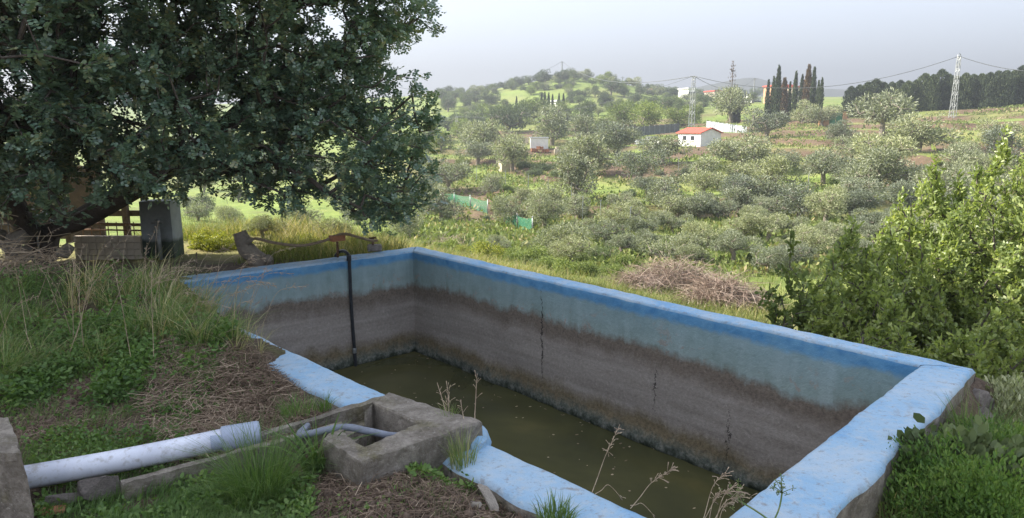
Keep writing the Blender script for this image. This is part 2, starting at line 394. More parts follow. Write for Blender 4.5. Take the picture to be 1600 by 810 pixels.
def m_paint_in():
    """inner tank wall: blue band, faded teal, brown tide line, bare grey render, algae crust; cracks"""
    t = NT('tank_inner_wall'); o = t.geo(); s = t.sep(o); z = s[2]
    st = t.n('ShaderNodeMapping'); st.inputs['Scale'].default_value = (1, 1, .22); t.t.links.new(o, st.inputs[0])
    nv = t.noise(4.5, st.outputs[0], 6, .68, .3); n = t.noise(2.2, o, 6, .62, .3); nf = t.noise(32, o, 5, .72); nh = t.noise(9, o, 5, .65)
    sh = t.n('ShaderNodeMapping'); sh.inputs['Scale'].default_value = (.35, .35, 5); t.t.links.new(o, sh.inputs[0]); nb = t.noise(2, sh.outputs[0], 5, .6)
    nl = t.noise(.55, o, 4, .55); zl = t.math('ADD', z, t.math('MULTIPLY', t.math('SUBTRACT', nl, .5), .22))
    zz = t.math('ADD', zl, t.math('ADD', t.math('MULTIPLY', t.math('SUBTRACT', n, .5), .16), t.math('MULTIPLY', t.math('SUBTRACT', nv, .5), .2)))
    blue = t.ramp(nh, [(.3, (.06, .2, .4)), (.7, (.13, .31, .5))])
    teal = t.ramp(t.math('ADD', t.math('MULTIPLY', nv, .6), t.math('MULTIPLY', nh, .4)), [(.32, (.19, .255, .235)), (.5, (.255, .33, .32)), (.68, (.33, .405, .415))])
    tide = t.ramp(nf, [(.3, (.11, .09, .074)), (.7, (.23, .19, .155))])
    bare = t.ramp(t.math('ADD', t.math('MULTIPLY', nf, .5), t.math('MULTIPLY', nb, .5)), [(.3, (.19, .168, .148)), (.5, (.3, .268, .24)), (.72, (.42, .38, .345))])
    bare = t.mix(t.mapr(nf, .62, .76, 0, .55), bare, (.55, .5, .45))
    olv = t.ramp(nf, [(.3, (.1, .08, .05)), (.7, (.23, .185, .115))])
    crust = t.ramp(t.math('ADD', t.math('MULTIPLY', nf, .5), t.math('MULTIPLY', nh, .5)), [(.36, (.05, .058, .045)), (.5, (.12, .135, .115)), (.66, (.3, .31, .28))])
    wet = (.02, .028, .016)
    zb_ = t.math('ADD', z, t.math('ADD', t.math('MULTIPLY', t.math('SUBTRACT', nh, .5), .09), t.math('MULTIPLY', t.math('SUBTRACT', n, .5), .12)))
    teal = t.mix(t.mapr(zb_, -.42, -.1, 0, .38), teal, (.17, .31, .4)); blue = t.mix(t.mapr(n, .5, .7, 0, .6), blue, (.2, .36, .46))
    c = t.mix(t.mapr(zb_, -.15, -.1), teal, blue)
    zz = t.math('ADD', zz, t.math('ADD', t.math('MULTIPLY', t.math('SUBTRACT', nf, .5), .04), t.math('MULTIPLY', t.math('SUBTRACT', nh, .5), .09)))
    fl_ = t.math('MULTIPLY', t.mapr(t.noise(6.5, o, 8, .74, .5), .585, .6), t.mapr(zz, -.12, -.38)); c = t.mix(t.math('MULTIPLY', fl_, .8), c, bare)
    c = t.mix(t.mapr(zz, -.5, -.41), tide, c)
    c = t.mix(t.mapr(zz, -.74, -.58), bare, c)
    c = t.mix(t.mapr(zz, -1.26, -1.12), olv, c)
    zc = t.math('ADD', z, t.math('MULTIPLY', t.math('SUBTRACT', nh, .5), .3))
    c = t.mix(t.mapr(zc, -1.40, -1.28), crust, c)
    c = t.mix(t.mapr(zc, -1.49, -1.40), wet, c)
    # cracks: dark wandering vertical lines at given places along the far wall
    A = np.array(TANK['A']); ea = np.array(TANK['ea'])
    along = t.math('ADD', t.math('MULTIPLY', t.math('SUBTRACT', s[0], A[0]), ea[0]), t.math('MULTIPLY', t.math('SUBTRACT', s[1], A[1]), ea[1]))
    wob = t.math('MULTIPLY', t.math('SUBTRACT', t.noise(5, o, 6, .75), .5), .26)
    bu = t.math('SUBTRACT', along, wob); mask = None
    for a0, z0, z1, wd in TANK['cracks']:
        k = t.math('ABSOLUTE', t.math('SUBTRACT', bu, a0))
        taper = t.math('MULTIPLY', t.mapr(z, z0, z0 + .35), t.mapr(z, z1, z1 - .5))
        wid = t.math('MULTIPLY', taper, t.math('MULTIPLY', t.math('ADD', t.noise(11, o, 3), .1), wd))
        q = t.math('LESS_THAN', k, wid); mask = q if mask is None else t.math('MAXIMUM', mask, q)
    c = t.mix(t.math('MULTIPLY', mask, t.mapr(t.noise(23, o, 3), .35, .5, .25, .85)), c, (.02, .017, .015))
    h = t.math('SUBTRACT', t.math('ADD', nf, t.math('MULTIPLY', nh, .6)), t.math('MULTIPLY', mask, 2.))
    return t.done(t.pbr(c, .9, t.bump(h, .55, .015), spec=.2))
def m_water():
    t = NT('murky_water'); o = t.geo(); n = t.noise(.7, o, 4, .6, .5); n2 = t.noise(3.5, o, 3, .5)
    c = t.ramp(n, [(.35, (.05, .052, .023)), (.55, (.075, .073, .03)), (.75, (.125, .11, .042))])
    return t.done(t.pbr(c, .035, t.bump(n2, .05, .02), spec=.5, IOR=1.33))
M['water'] = m_water()
def m_ground():
    t = NT('ground_soil_and_grass'); o = t.geo(); soil = t.attr('soil'); dry = t.attr('dry')
    n1 = t.noise(.16, o, 5, .6); n2 = t.noise(1.3, o, 6, .65); n3 = t.noise(14, o, 5, .7); n4 = t.noise(60, o, 3, .7)
    g = t.ramp(t.math('ADD', t.math('MULTIPLY', n1, .4), t.math('MULTIPLY', n2, .6)), [(.3, (.075, .115, .03)), (.45, (.145, .2, .045)), (.6, (.225, .285, .07)), (.75, (.31, .29, .115))])
    g = t.mix(t.math('MULTIPLY', dry, t.mapr(n2, .3, .6, .55, 1)), g, t.ramp(n2, [(.3, (.2, .16, .08)), (.7, (.36, .3, .15))]))
    s1 = t.ramp(t.math('ADD', t.math('MULTIPLY', n3, .6), t.math('MULTIPLY', n2, .4)), [(.3, (.06, .04, .027)), (.5, (.13, .09, .06)), (.7, (.24, .165, .11))])
    c = t.mix(t.math('MULTIPLY', t.math('ADD', soil, t.math('MULTIPLY', t.math('SUBTRACT', n2, .5), .8)), 1., clamp=True), g, s1)
    fs = t.ramp(t.math('ADD', t.math('MULTIPLY', n3, .5), t.math('MULTIPLY', n4, .5)), [(.32, (.05, .036, .027)), (.5, (.11, .08, .06)), (.68, (.22, .165, .125))])
    fs = t.mix(t.mapr(n2, .5, .68, 0, .8), fs, t.ramp(n3, [(.3, (.05, .075, .02)), (.7, (.14, .18, .045))]))
    c = t.mix(t.attr('near'), c, fs)
    return t.done(t.pbr(c, .95, t.bump(t.math('ADD', n3, n4), .8, .03), spec=.15))
M['ground'] = m_ground()

# ------------------------------------------------------------------ tank frame of reference
A = at(645, 392, 0); B = at(1435, 570, 0); C = at(1089, 842, 0); D = at(237, 445, 0)
ea = unit(B - A); eb = np.array([ea[1], -ea[0], 0.])          # ea along the far wall, eb towards the viewer's bank
if eb @ (D - A) < 0: eb = -eb
TANK.update(A=A.tolist(), ea=ea.tolist(), cracks=[(2.62, -1.35, -.05, .02), (4.22, -1.15, -.55, .024), (5.05, -1.42, -.75, .016), (.12, -.95, -.55, .012)])
M['paintin'] = m_paint_in()
def ab(x, y):
    dx = np.asarray(x, float) - A[0]; dy = np.asarray(y, float) - A[1]
    return dx * ea[0] + dy * ea[1], dx * eb[0] + dy * eb[1]
LA = float((B - A) @ ea); LB = float(((D - A) @ eb + (C - B) @ eb) / 2)

# ------------------------------------------------------------------ terrain
COLS = np.array([-700, 0, 300, 700, 900, 1100, 1300, 1500, 1700, 2400.])
ROWS = np.array([8, 14, 20, 30, 45, 60, 80, 100, 130, 170, 230, 300, 450, 800, 1600.])
PYT = np.array([
    # -700   0   300  700  900 1100 1300 1500 1700 2400
    [ 500, 470, 470, 480, 560, 620, 640, 640, 640, 640],   # 8
    [ 430, 400, 408, 455, 480, 505, 520, 530, 530, 530],   # 14
    [ 400, 385, 388, 415, 436, 458, 468, 468, 468, 468],   # 20
    [ 370, 365, 368, 385, 395, 402, 400, 392, 380, 380],   # 30
    [ 350, 345, 346, 346, 338, 336, 328, 312, 295, 290],   # 45
    [ 335, 330, 330, 312, 302, 295, 280, 262, 245, 240],   # 60
    [ 320, 315, 314, 278, 263, 250, 235, 217, 205, 200],   # 80
    [ 305, 305, 303, 252, 240, 226, 207, 188, 172, 165],   # 100
    [ 285, 290, 288, 226, 217, 204, 186, 170, 150, 140],   # 130
    [ 255, 265, 262, 205, 192, 180, 170, 160, 140, 130],   # 170
    [ 220, 230, 226, 176, 160, 166, 160, 155, 140, 130],   # 230
    [ 190, 195, 190, 150, 117, 158, 156, 152, 145, 140],   # 300
    [ 165, 168, 165, 150, 148, 150, 152, 152, 150, 150],   # 450
    [ 165, 165, 165, 160, 160, 160, 160, 160, 160, 160],   # 800
    [ 170, 170, 170, 170, 170, 170, 170, 170, 170, 170]], float)
ZT = np.zeros_like(PYT)
for i_, Y_ in enumerate(ROWS):
    for j_, p_ in enumerate(COLS): ZT[i_, j_] = aty(p_, PYT[i_, j_], Y_)[2]
LR = np.log(ROWS)
def zfar(x, y):
    x = np.asarray(x, float); y = np.maximum(np.asarray(y, float), 8.)
    px = np.clip(800 + FPX * x / (y * .983), COLS[0], COLS[-1] - 1e-3); l = np.clip(np.log(y), LR[0], LR[-1] - 1e-6)
    j = np.clip(np.searchsorted(COLS, px, side='right') - 1, 0, len(COLS) - 2); i = np.clip(np.searchsorted(LR, l, side='right') - 1, 0, len(LR) - 2)
    a = (px - COLS[j]) / (COLS[j + 1] - COLS[j]); b = (l - LR[i]) / (LR[i + 1] - LR[i]); a = a * a * (3 - 2 * a) * .6 + a * .4
    z = ZT[i, j] * (1 - a) * (1 - b) + ZT[i, j + 1] * a * (1 - b) + ZT[i + 1, j] * (1 - a) * b + ZT[i + 1, j + 1] * a * b
    m = sst(14, 40, y); z = z + m * (fbm(x / 14, y / 14, 0, 3, 5) * .5) + fbm(x / 2.5, y / 2.5, 0, 3, 9) * .12
    # terrace banks on the far slope
    h = 1.15; q = (z + fbm(x / 30, y / 30, 0, 2, 21) * 1.2) / h; fr = q - np.floor(q)
    stepd = (sst(.55, .95, fr) - fr) * h
    k = sst(38, 50, y) * (1 - sst(150, 200, y)) * sst(450, 800, px)
    return z + stepd * .75 * k, k * sst(.5, .62, fr) * (1 - sst(.9, 1., fr))
def zground(x, y, full=False):
    x = np.asarray(x, float); y = np.asarray(y, float); a, b = ab(x, y)
    zf, bank = zfar(x, y)
    zb = -.05 + .26 * sst(-2.4, -5., x) * sst(3., 5.5, y) * sst(8.8, 6.8, y) - .14 * sst(7.5, 9, y) + fbm(x * .9, y * .9, 0, 3, 31) * .05 + fbm(x * 5, y * 5, 0, 3, 33) * .022 + fbm(x * 16, y * 16, 0, 2, 37) * .012
    # spoil heap along the near wall, left of the inlet box
    hp = np.exp(-(((a - 2.1) / 1.5) ** 2 + ((b - (LB + .62)) / .36) ** 2)); zb = zb + .23 * hp * (1 + .35 * fbm(x * 4, y * 4, 0, 3, 41))
    hp2 = np.exp(-(((a - .7) / .8) ** 2 + ((b - (LB + .3)) / .45) ** 2)); zb = zb + .16 * hp2
    zb = zb + .10 * np.exp(-(((x + 2.3) / .9) ** 2 + ((y - 4.8) / .6) ** 2))
    zb = zb + .085 * np.exp(-(((x + .4) / .5) ** 2 + ((y - 3.0) / .28) ** 2))
    on_strip = sst(LB + .42, LB + .30, b) * sst(3.0, 3.6, a); zb = zb * (1 - on_strip) - .09 * on_strip
    f1 = sst(0, 6.5, -.3 - b); s1 = sst(0, .7, -.28 - b)
    f2 = sst(.2, 4.5, a - LA - .35) * sst(5.2, 3.2, b); s2 = sst(-.05, .5, a - LA - .33) * sst(5., 3.6, b)
    f3 = sst(3.5, 10, -a)
    f = np.maximum(np.maximum(f1, f2), f3); st_ = np.maximum(s1, s2)
    z = (zb - .62 * st_ * (1 - f)) * (1 - f) + zf * f
    if not full: return z
    return z, bank, f, np.maximum(st_, f3)
def make_ground():
    th = np.unique(np.concatenate([np.linspace(-180, -52, 40), np.linspace(-52, 48, 430), np.linspace(48, 180, 40)]))[:-1]
    r = np.concatenate([[.05, .6, 1.2, 1.7], np.exp(np.linspace(math.log(2.1), math.log(16), 190)), np.exp(np.linspace(math.log(16.3), math.log(160), 170)), np.exp(np.linspace(math.log(165), math.log(1500), 50))])
    T, R = np.meshgrid(np.radians(th), r); x = R * np.sin(T); y = R * np.cos(T)
    back = sst(4, -8, y)
    z, bank, f, st_ = zground(x, y, True)
    z = z * (1 - back) + back * (.1 + .06 * np.minimum(R, 200)) * sst(2, 14, R)
    V = np.stack([x, y, z], -1).reshape(-1, 3); n, m = R.shape
    i, j = np.meshgrid(np.arange(n - 1), np.arange(m), indexing='ij'); j2 = (j + 1) % m
    F = np.stack([i * m + j, i * m + j2, (i + 1) * m + j2, (i + 1) * m + j], -1).reshape(-1, 4)[:, ::-1]
    cen = V[F].mean(1); a, b = ab(cen[:, 0], cen[:, 1])
    keep = ~((a > -.12) & (a < LA + .12) & (b > -.12) & (b < LB + .06))
    bx = TANK['boxframe']; q = (cen[:, :2] - bx[0]); u = q @ bx[1]; v = q @ bx[2]
    keep &= ~((u > .0) & (u < .5) & (v > .04) & (v < .52))
    me = raw_mesh('ground', V, F[keep], smooth=True)
    near = ((1 - sst(.05, .5, st_)) * sst(10.6, 9.6, y)).ravel()
    soil = (bank * sst(-.5, .05, fbm(x / 9, y / 9, 0, 3, 71)) + .3 * sst(.15, .5, fbm(x / 5, y / 5, 0, 3, 73)) * sst(20, 40, y) * sst(170, 120, y)).clip(0, 1).ravel()
    dry = (sst(26, 14, y) * .8 + .45 * sst(-.1, .5, fbm(x / 16, y / 16, 0, 3, 77)) * sst(30, 60, y)).ravel()
    for nm, val in (('near', near), ('soil', soil), ('dry', np.clip(dry, 0, 1))):
        at_ = me.attributes.new(nm, 'FLOAT', 'POINT'); at_.data.foreach_set('value', np.asarray(val, np.float32))
    return obj('ground', me, M['ground'], kind='structure')
def hit(px, py, y0=11., y1=700):
    Y = np.exp(np.linspace(math.log(y0), math.log(y1), 1600)); d = ray(px, py); t = Y / d[1]
    x = d[0] * t; z = CAMH + d[2] * t; g = zground(x, Y); k = np.nonzero(z <= g)[0]
    k = int(k[0]) if len(k) else int(np.argmin(z - g))
    return np.array([x[k], Y[k], float(g[k])])
def gz(x, y): return float(zground(np.array([x]), np.array([y]))[0])

# inlet box frame (top at z = .13)
ZB = .13
bA = at(600, 622, ZB); bB = at(716, 668, ZB); bC = at(560, 719, ZB)
bu = unit(bB - bA); bv = np.array([bu[1], -bu[0], 0.]); bv = -bv if bv @ (bC - bA) < 0 else bv
BU = .5; BV = .55
TANK['boxframe'] = (bA[:2], bu[:2], bv[:2], BU, BV)
make_ground()

# ------------------------------------------------------------------ water tank
tank = thing('water_tank', 'long rectangular concrete irrigation tank with chipped blue painted rim, half empty', 'tank', tuple(A))
wallt = {'AB': .27, 'BC': .36, 'CD': .31, 'DA': .3}
inner = [A, B, C, D]
def offs_corner(p0, p1, p2, t01, t12):
    d1 = unit(p1 - p0); d2 = unit(p2 - p1)
    def out(d): n = np.array([-d[1], d[0], 0]); return n
    cen = (A + B + C + D) / 4
    n1 = out(d1); n1 = n1 if n1 @ (p1 - cen) > 0 else -n1
    n2 = out(d2); n2 = n2 if n2 @ (p1 - cen) > 0 else -n2
    # intersection of offset lines
    a = p0 + n1 * t01; b = p1 + n2 * t12
    m = np.array([[d1[0], -d2[0]], [d1[1], -d2[1]]]); s = np.linalg.solve(m, (b - a)[:2]); return a + d1 * s[0]
wt = [wallt['AB'], wallt['BC'], wallt['CD'], wallt['DA']]
outer = [offs_corner(inner[(i - 1) % 4], inner[i], inner[(i + 1) % 4], wt[(i - 1) % 4], wt[i]) for i in range(4)]
outer[1] = outer[1] + ea * -.03 + eb * .06
def wall_part(i):
    a0, a1 = inner[i], inner[(i + 1) % 4]; o0, o1 = outer[i], outer[(i + 1) % 4]
    n = int(np.linalg.norm(a1 - a0) / .035)
    prof = [(0, z) for z in np.concatenate([np.linspace(-1.9, -.06, 34), [-.025]])] + [(.03, -.006), (.09, 0)] + [(w, 0) for w in np.linspace(.17, .85, 7)] + [(.93, -.004), (.985, -.03)] + [(1, z) for z in np.linspace(-.08, -1.7, 22)]
    prof = np.array(prof); t = np.linspace(0, 1, n + 1)
    Tt, K = np.meshgrid(t, np.arange(len(prof)), indexing='ij'); w = prof[K, 0][..., None]; z = prof[K, 1]
    P = (a0 * (1 - Tt[..., None]) + a1 * Tt[..., None]) * (1 - w) + (o0 * (1 - Tt[..., None]) + o1 * Tt[..., None]) * w
    P[..., 2] += z
    nx, ny, nz = (P[..., q] for q in range(3))
    P[..., 2] += .012 * fbm(nx * 1.1, ny * 1.1, nz * 0 + 3, 3, 51) * (z > -.2) + .006 * fbm(nx * 9, ny * 9, nz * 9, 3, 52)
    edge = .014 * fbm(nx * 2.3, ny * 2.3, nz * 1.5, 4, 53) + .007 * fbm(nx * 13, ny * 13, nz * 13, 3, 54)
    outn = unit((o0 + o1) / 2 - (a0 + a1) / 2); P += outn * edge[..., None]
    lump = np.exp(-((z + 1.42) / .11) ** 2) * (w[..., 0] < .01)          # algae crust swelling at the waterline
    P -= outn * (lump * (.035 + .05 * fbm(nx * 4, ny * 4, nz * 4, 3, 56)))[..., None]
    outer_low = (w[..., 0] > .95); P += outn * (outer_low * .035 * fbm(nx * 3, ny * 3, nz * 3, 3, 58))[..., None]
    V = P.reshape(-1, 3); m = len(prof); ii, kk = np.meshgrid(np.arange(n), np.arange(m - 1), indexing='ij'); base = ii * m + kk
    F = np.stack([base, base + 1, base + m + 1, base + m], -1).reshape(-1, 4)
    mi = np.where(kk < 34, 0, np.where(kk < 45, 1, 2)).ravel()
    me = raw_mesh('wall', V - A, F, mat_idx=mi, smooth=True)
    o = obj('wall', me, [M['paintin'], M['painttop'], M['concrete']], tank)
    return o
for i_, lab in enumerate(['far long wall with dark cracks and a brown tide line', 'end wall with wide pale blue rim and bare concrete outside', 'near long wall with pale blue rim partly buried in soil', 'end wall with bright blue rim where the black hose hangs']):
    wall_part(i_)['label'] = lab
# broken concrete lump at the outer corner
lump = obj('corner_buttress', hull_rock(5, 18, 7, .42), M['rock'], tank); lump['label'] = 'rough broken concrete at the outer corner'
lc = at(1512, 640, -.28) - A; lump.location = lc + np.array([.0, .02, -.14]); lump.scale = (.25, .26, .32); lump.rotation_euler = (.2, .1, .5)
ZW = -1.47
wv = np.array([A - ea * .06 - eb * .06, B + ea * .06 - eb * .06, C + ea * .06 + eb * .06, D - ea * .06 + eb * .06]); wv[:, 2] = ZW
obj('water', raw_mesh('water', wv, np.array([[0, 3, 2, 1]])), M['water'], kind='structure')

fa, fb = rng.uniform(.2, LA - .2, 260), LB * rng.uniform(0, 1, 260) ** rng.choice([.35, 1., 2.6], 260); fp = A + fa[:, None] * ea + fb[:, None] * eb; fp[:, 2] = ZW + .004
fV, fF = leaf_geo(fp, np.stack([rng.normal(size=260), rng.normal(size=260), np.zeros(260)], 1), rng.uniform(.012, .05, 260), rng.uniform(.008, .025, 260), 0, np.tile(np.array([0, 0, 1.]), (260, 1)))
obj('floating_leaves', raw_mesh('floating_leaves', fV, fF, attr=rng.uniform(0, 1, 260)), M['straw'], kind='stuff')
# ------------------------------------------------------------------ inlet box, channel, pipe
box = thing('inlet_box', 'open concrete inlet box beside the tank rim, mossy and chipped', 'concrete box', tuple(bA))
def bp(u, v, z): return bu * u + bv * v + np.array([0, 0, z - ZB])
def box_body():
    h = np.array([(.03, .10), (.44, .11), (.44, .475), (.22, .45)]); o = np.array([(-.03, -.06), (.68, -.13), (.56, .585), (.21, .565)]); n = 40; R = []
    prof = [(0, -.3), (0, -.15), (0, 0.02), (0, ZB - .03), (0, ZB - .012), (0.03, ZB), (.12, ZB), (.3, ZB), (.5, ZB), (.7, ZB), (.9, ZB), (.97, ZB), (1, ZB - .012), (1, ZB - .03), (1, .05), (1, 0), (1, -.1), (1, -.25)]
    for k in range(4):
        for q in range(n):
            f = q / n; a = h[k] * (1 - f) + h[(k + 1) % 4] * f; b = o[k] * (1 - f) + o[(k + 1) % 4] * f
            notch = (sst(.1, .16, f) - sst(.62, .7, f)) if k == 3 else 0.
            for w_, z in prof:
                p = a * (1 - w_) + b * w_; z2 = z - (.11 * notch if z > .05 else 0)
                if k == 0 or k == 1 and f < .3: z2 += .01 * (z > .05)
                R.append(bp(p[0], p[1], z2))
    V = np.array(R); W_ = V + bA; m = len(prof); N_ = 4 * n
    V[:, 2] += .012 * fbm(W_[:, 0] * 5, W_[:, 1] * 5, W_[:, 2] * 5, 3, 1) + .006 * fbm(W_[:, 0] * 22, W_[:, 1] * 22, W_[:, 2] * 22, 3, 3)
    for c in (0, 1): V[:, c] += .012 * fbm(W_[:, 0] * 6, W_[:, 1] * 6, W_[:, 2] * 6, 3, 5 + c) + .006 * fbm(W_[:, 0] * 24, W_[:, 1] * 24, W_[:, 2] * 24, 2, 9 + c)
    i, j = np.meshgrid(np.arange(N_), np.arange(m - 1), indexing='ij'); i2 = (i + 1) % N_
    F = np.stack([i * m + j, i * m + j + 1, i2 * m + j + 1, i2 * m + j], -1).reshape(-1, 4)
    obj('body', raw_mesh('body', V, F, smooth=False), M['concrete'], box)
box_body()
fl = obj('floor', raw_mesh('floor', np.array([bp(0, 0, -.28), bp(BU, 0, -.28), bp(BU, BV, -.28), bp(0, BV, -.28)]), np.array([[0, 1, 2, 3]])), M['soilclod'], box)
# blue painted hump where the rim meets the box
hb = obj('paint_hump', rock_mesh(9, 3), M['painttop'], tank); hb.location = at(735, 690, 0) - A + np.array([.03, .02, -.03]); hb.scale = (.085, .12, .11)
# channel from box to block
ch = thing('concrete_channel', 'low concrete channel carrying the grey pipe to the inlet box', 'channel')
def chan_lip(a, b, t, depth, sd):
    d = unit(b - a); sd_ = unit(np.cross(d, np.array([0, 0, 1.]))) * t; c = []
    for dz in (-depth, 0):
        for e in (-1, 0):
            for q in (a, b): c.append(q + sd_ * e + np.array([0, 0, dz]))
    L = np.linalg.norm(b - a); return obj('lip', rough_block(c, (int(L / .02), 3, 8), .009, 8, sd), M['concrete'], ch)
l0, l1 = at(190, 757, .03), at(540, 663, .10); k0, k1 = at(400, 684, .05), at(594, 625, .125)
chan_lip(l0, l1, .045, .17, 11); chan_lip(k0, k1 + unit(k1 - k0) * .03, .05, .2, 12)
cd = unit(l1 - l0); c_ = []
for dz in (-.17, -.10):
    for q0_, q1_ in ((l0, l1), (l0 + (k0 - l1) * 0 + np.array([-.05, .16, 0]), k1)):
        for q in (q0_, q1_): c_.append(q + np.array([0, 0, dz]))
obj('bed', rough_block(c_, (40, 5, 3), .008, 7, 13), M['concrete'], ch)
pipe = thing('drain_pipe', 'pale grey plastic drain pipe with darker socket end lying in the channel', 'pipe')
a0 = at(30, 748, .045); a1 = at(352, 686, .055); a2 = at(406, 677, .058)
ax = unit(a2 - a0); MBp = MB(); PR = .058
t_ = np.linspace(0, 1, 30)[:, None]; sagp = np.zeros((30, 3)); sagp[:, 2] = -.008 * np.sin(np.pi * t_[:, 0])
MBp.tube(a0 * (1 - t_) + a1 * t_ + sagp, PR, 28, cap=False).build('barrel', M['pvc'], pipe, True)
sk = MB(); e0 = a1 - ax * .02; sk.tube([e0, e0 + ax * .004, e0 + ax * .01, a2 - ax * .012, a2, a2 - ax * .004, a2 - ax * .03, a2 - ax * .25], [PR + .001, PR + .008, PR + .011, PR + .011, PR + .007, PR - .004, PR - .008, PR - .008], 28, cap=False)
sk.build('socket', M['socket'], pipe, True)
hz = MB(); hp_ = [a2 - ax * .35 + np.array([0, 0, -.035]), a2 + np.array([0, 0, -.035]), a2 + cd * .25 + np.array([0, 0, -.025]), at(470, 680, .09), at(535, 668, .13), at(575, 674, .12), at(610, 681, .08), at(632, 681, .05), at(640, 678, -.05), at(642, 676, -.25)]
def smooth_path(P, n=60):
    P = np.asarray(P, float); k = len(P); t = np.linspace(0, k - 1, n); i = np.clip(t.astype(int), 0, k - 2); f = (t - i)[:, None]
    g = lambda q: P[np.clip(q, 0, k - 1)]
    a, b, c, d = g(i - 1), g(i), g(i + 1), g(i + 2)
    return .5 * ((2 * b) + (-a + c) * f + (2 * a - 5 * b + 4 * c - d) * f ** 2 + (-a + 3 * b - 3 * c + d) * f ** 3)
hz.tube(smooth_path(hp_), .0195, 12)
tag(hz.build('grey_hose', M['greyhose'], smooth=True), 'thin grey hose running from the drain pipe into the inlet box', 'hose')
# concrete block by the lower end of the pipe
q0 = at(-60, 800, -.05); q1 = at(42, 795, -.05); c_ = []
tp = [at(-70, 655, .30), at(12, 652, .30), at(-75, 700, .30), at(36, 712, .30)]
q_ = at(38, 792, -.08); base_pts = [np.array([p[0], p[1], -.2]) for p in tp]
f0, f1_, f2_, f3_ = tp
c_ = [base_pts[2] + [-.02, -.02, 0], base_pts[3] + [.03, -.03, 0], base_pts[0], base_pts[1] + [.03, 0, 0], tp[2], tp[3], tp[0], tp[1]]
tag(obj('concrete_block', rough_block(c_, (12, 10, 14), .018, 7, 17), M['concrete']), 'upright weathered concrete block at the lower end of the drain pipe', 'concrete block')
# loose stones
def stone(px, py, z, sc, rz, sd, label, mat='stone', tilt=.2, name='stone'):
    o = obj(name, hull_rock(sd, 14), M[mat]); o.location = at(px, py, z); o.scale = sc; o.rotation_euler = (tilt, .1, rz); return tag(o, label, 'stone')
stone(762, 776, .0, (.04, .095, .022), .55, 21, 'flat pale stone slab lying tilted on dug soil', tilt=.35)
stone(742, 791, .0, (.04, .03, .025), .2, 22, 'small pale stone next to the flat stone slab')
stone(155, 762, .02, (.13, .08, .07), .4, 23, 'rough grey stone under the pale drain pipe', 'rock')
stone(100, 778, .0, (.09, .05, .045), .3, 24, 'lump of broken concrete between pipe and concrete block', 'rock')
stone(792, 586, -1.44, (.09, .08, .09), .3, 26, 'dark stone at the waterline below the far tank wall', 'rock')
tl = MB(); tl.box((0, 0, 0), (.11, .05, .016)); o = tl.build('tile_shard', M['terracotta'], bevel=.003); o.location = at(80, 798, -.02); o.rotation_euler = (.1, .05, .4); tag(o, 'terracotta tile shard on the soil beside the concrete block', 'tile')

# ------------------------------------------------------------------ hose and fittings on the end wall
hx = at(541, 404, 0); dw = unit(A - D); nin = unit(np.array([dw[1], -dw[0], 0])); nin = nin if nin @ (C - D) > 0 else -nin
hang = MB(); h0 = hx - nin * .22; pth = [h0 + [0, 0, .0] - dw * .05, h0 + [0, 0, .05], hx - nin * .08 + [0, 0, .09], hx + nin * .075 + [0, 0, .05], hx + nin * .085 + [0, 0, -.1], hx + nin * .085 + [0, 0, -.6], hx + nin * .09 + dw * .01 + [0, 0, -1.05], hx + nin * .13 + dw * .01 + [0, 0, -1.6]]
hh = thing('suction_hose', 'black suction hose hanging over the blue rim down to the water', 'hose')
hang.tube(smooth_path(pth, 70), .022, 12); hho = hang.build('hose', M['black'], hh, True)
cl = MB(); pz = hx + nin * .105 + dw * .01; cl.tube([pz + [0, 0, -1.22], pz + [0, 0, -1.29]], .03, 12); cl.build('clamp', M['steel'], hho, True, .003)
cf = MB(); pz = hx + nin * .078; cf.tube([pz + [0, 0, -.02], pz + [0, 0, .055]], .033, 12); cf.build('elbow', M['black'], hho, True, .004)
br = thing('hose_support', 'terracotta brick on a thin steel post carrying the tan hose', 'post')
bb_ = hx - nin * .16 - dw * .04; top = aty(537, 378, bb_[1])
pm = MB(); pm.tube([bb_ + [0, 0, -.05], [bb_[0], bb_[1], top[2]]], .016, 8); pm.build('post', M['rust'], br, True)
bm_ = MB(); bm_.box((bb_[0], bb_[1], top[2] + .05), (.19, .12, .075), math.atan2(dw[1], dw[0])); bm_.build('brick', M['terracotta'], br, bevel=.006)
sp = hx[1] - .1
ths = MB(); Yh = bb_[1]
ths.tube(smooth_path([aty(388, 379, Yh - .2), aty(400, 373, Yh - .2), aty(430, 380, Yh - .15), aty(470, 384, Yh - .1), aty(505, 377, Yh - .05), aty(535, 366, Yh), aty(560, 371, Yh + .1), aty(580, 376, Yh + .25), aty(590, 376, Yh + .3)], 60), .019, 10)
tag(ths.build('tan_hose', M['tanhose'], smooth=True), 'wavy tan hose slung from the cut stump to the brick post', 'hose')
vv = thing('water_tap', 'dark metal tap on a stone at the tank rim corner', 'tap'); vp = at(592, 393, .02) - nin * .16
vb = MB(); vb.box(vp + [0.02, 0, .03], (.2, .14, .09), .2); vb.build('base_stone', M['rock'], vv, bevel=.02)
vt = MB(); vt.tube([vp + [0, 0, .06], vp + [0, 0, .17]], .018, 8); vt.tube([vp + [-.05, 0, .165], vp + [.05, 0, .175]], .013, 8); vt.tube([vp + [.0, 0, .11], vp + [.02, -.07, .1]], .014, 8); vt.build('tap_body', M['rust'], vv, True)
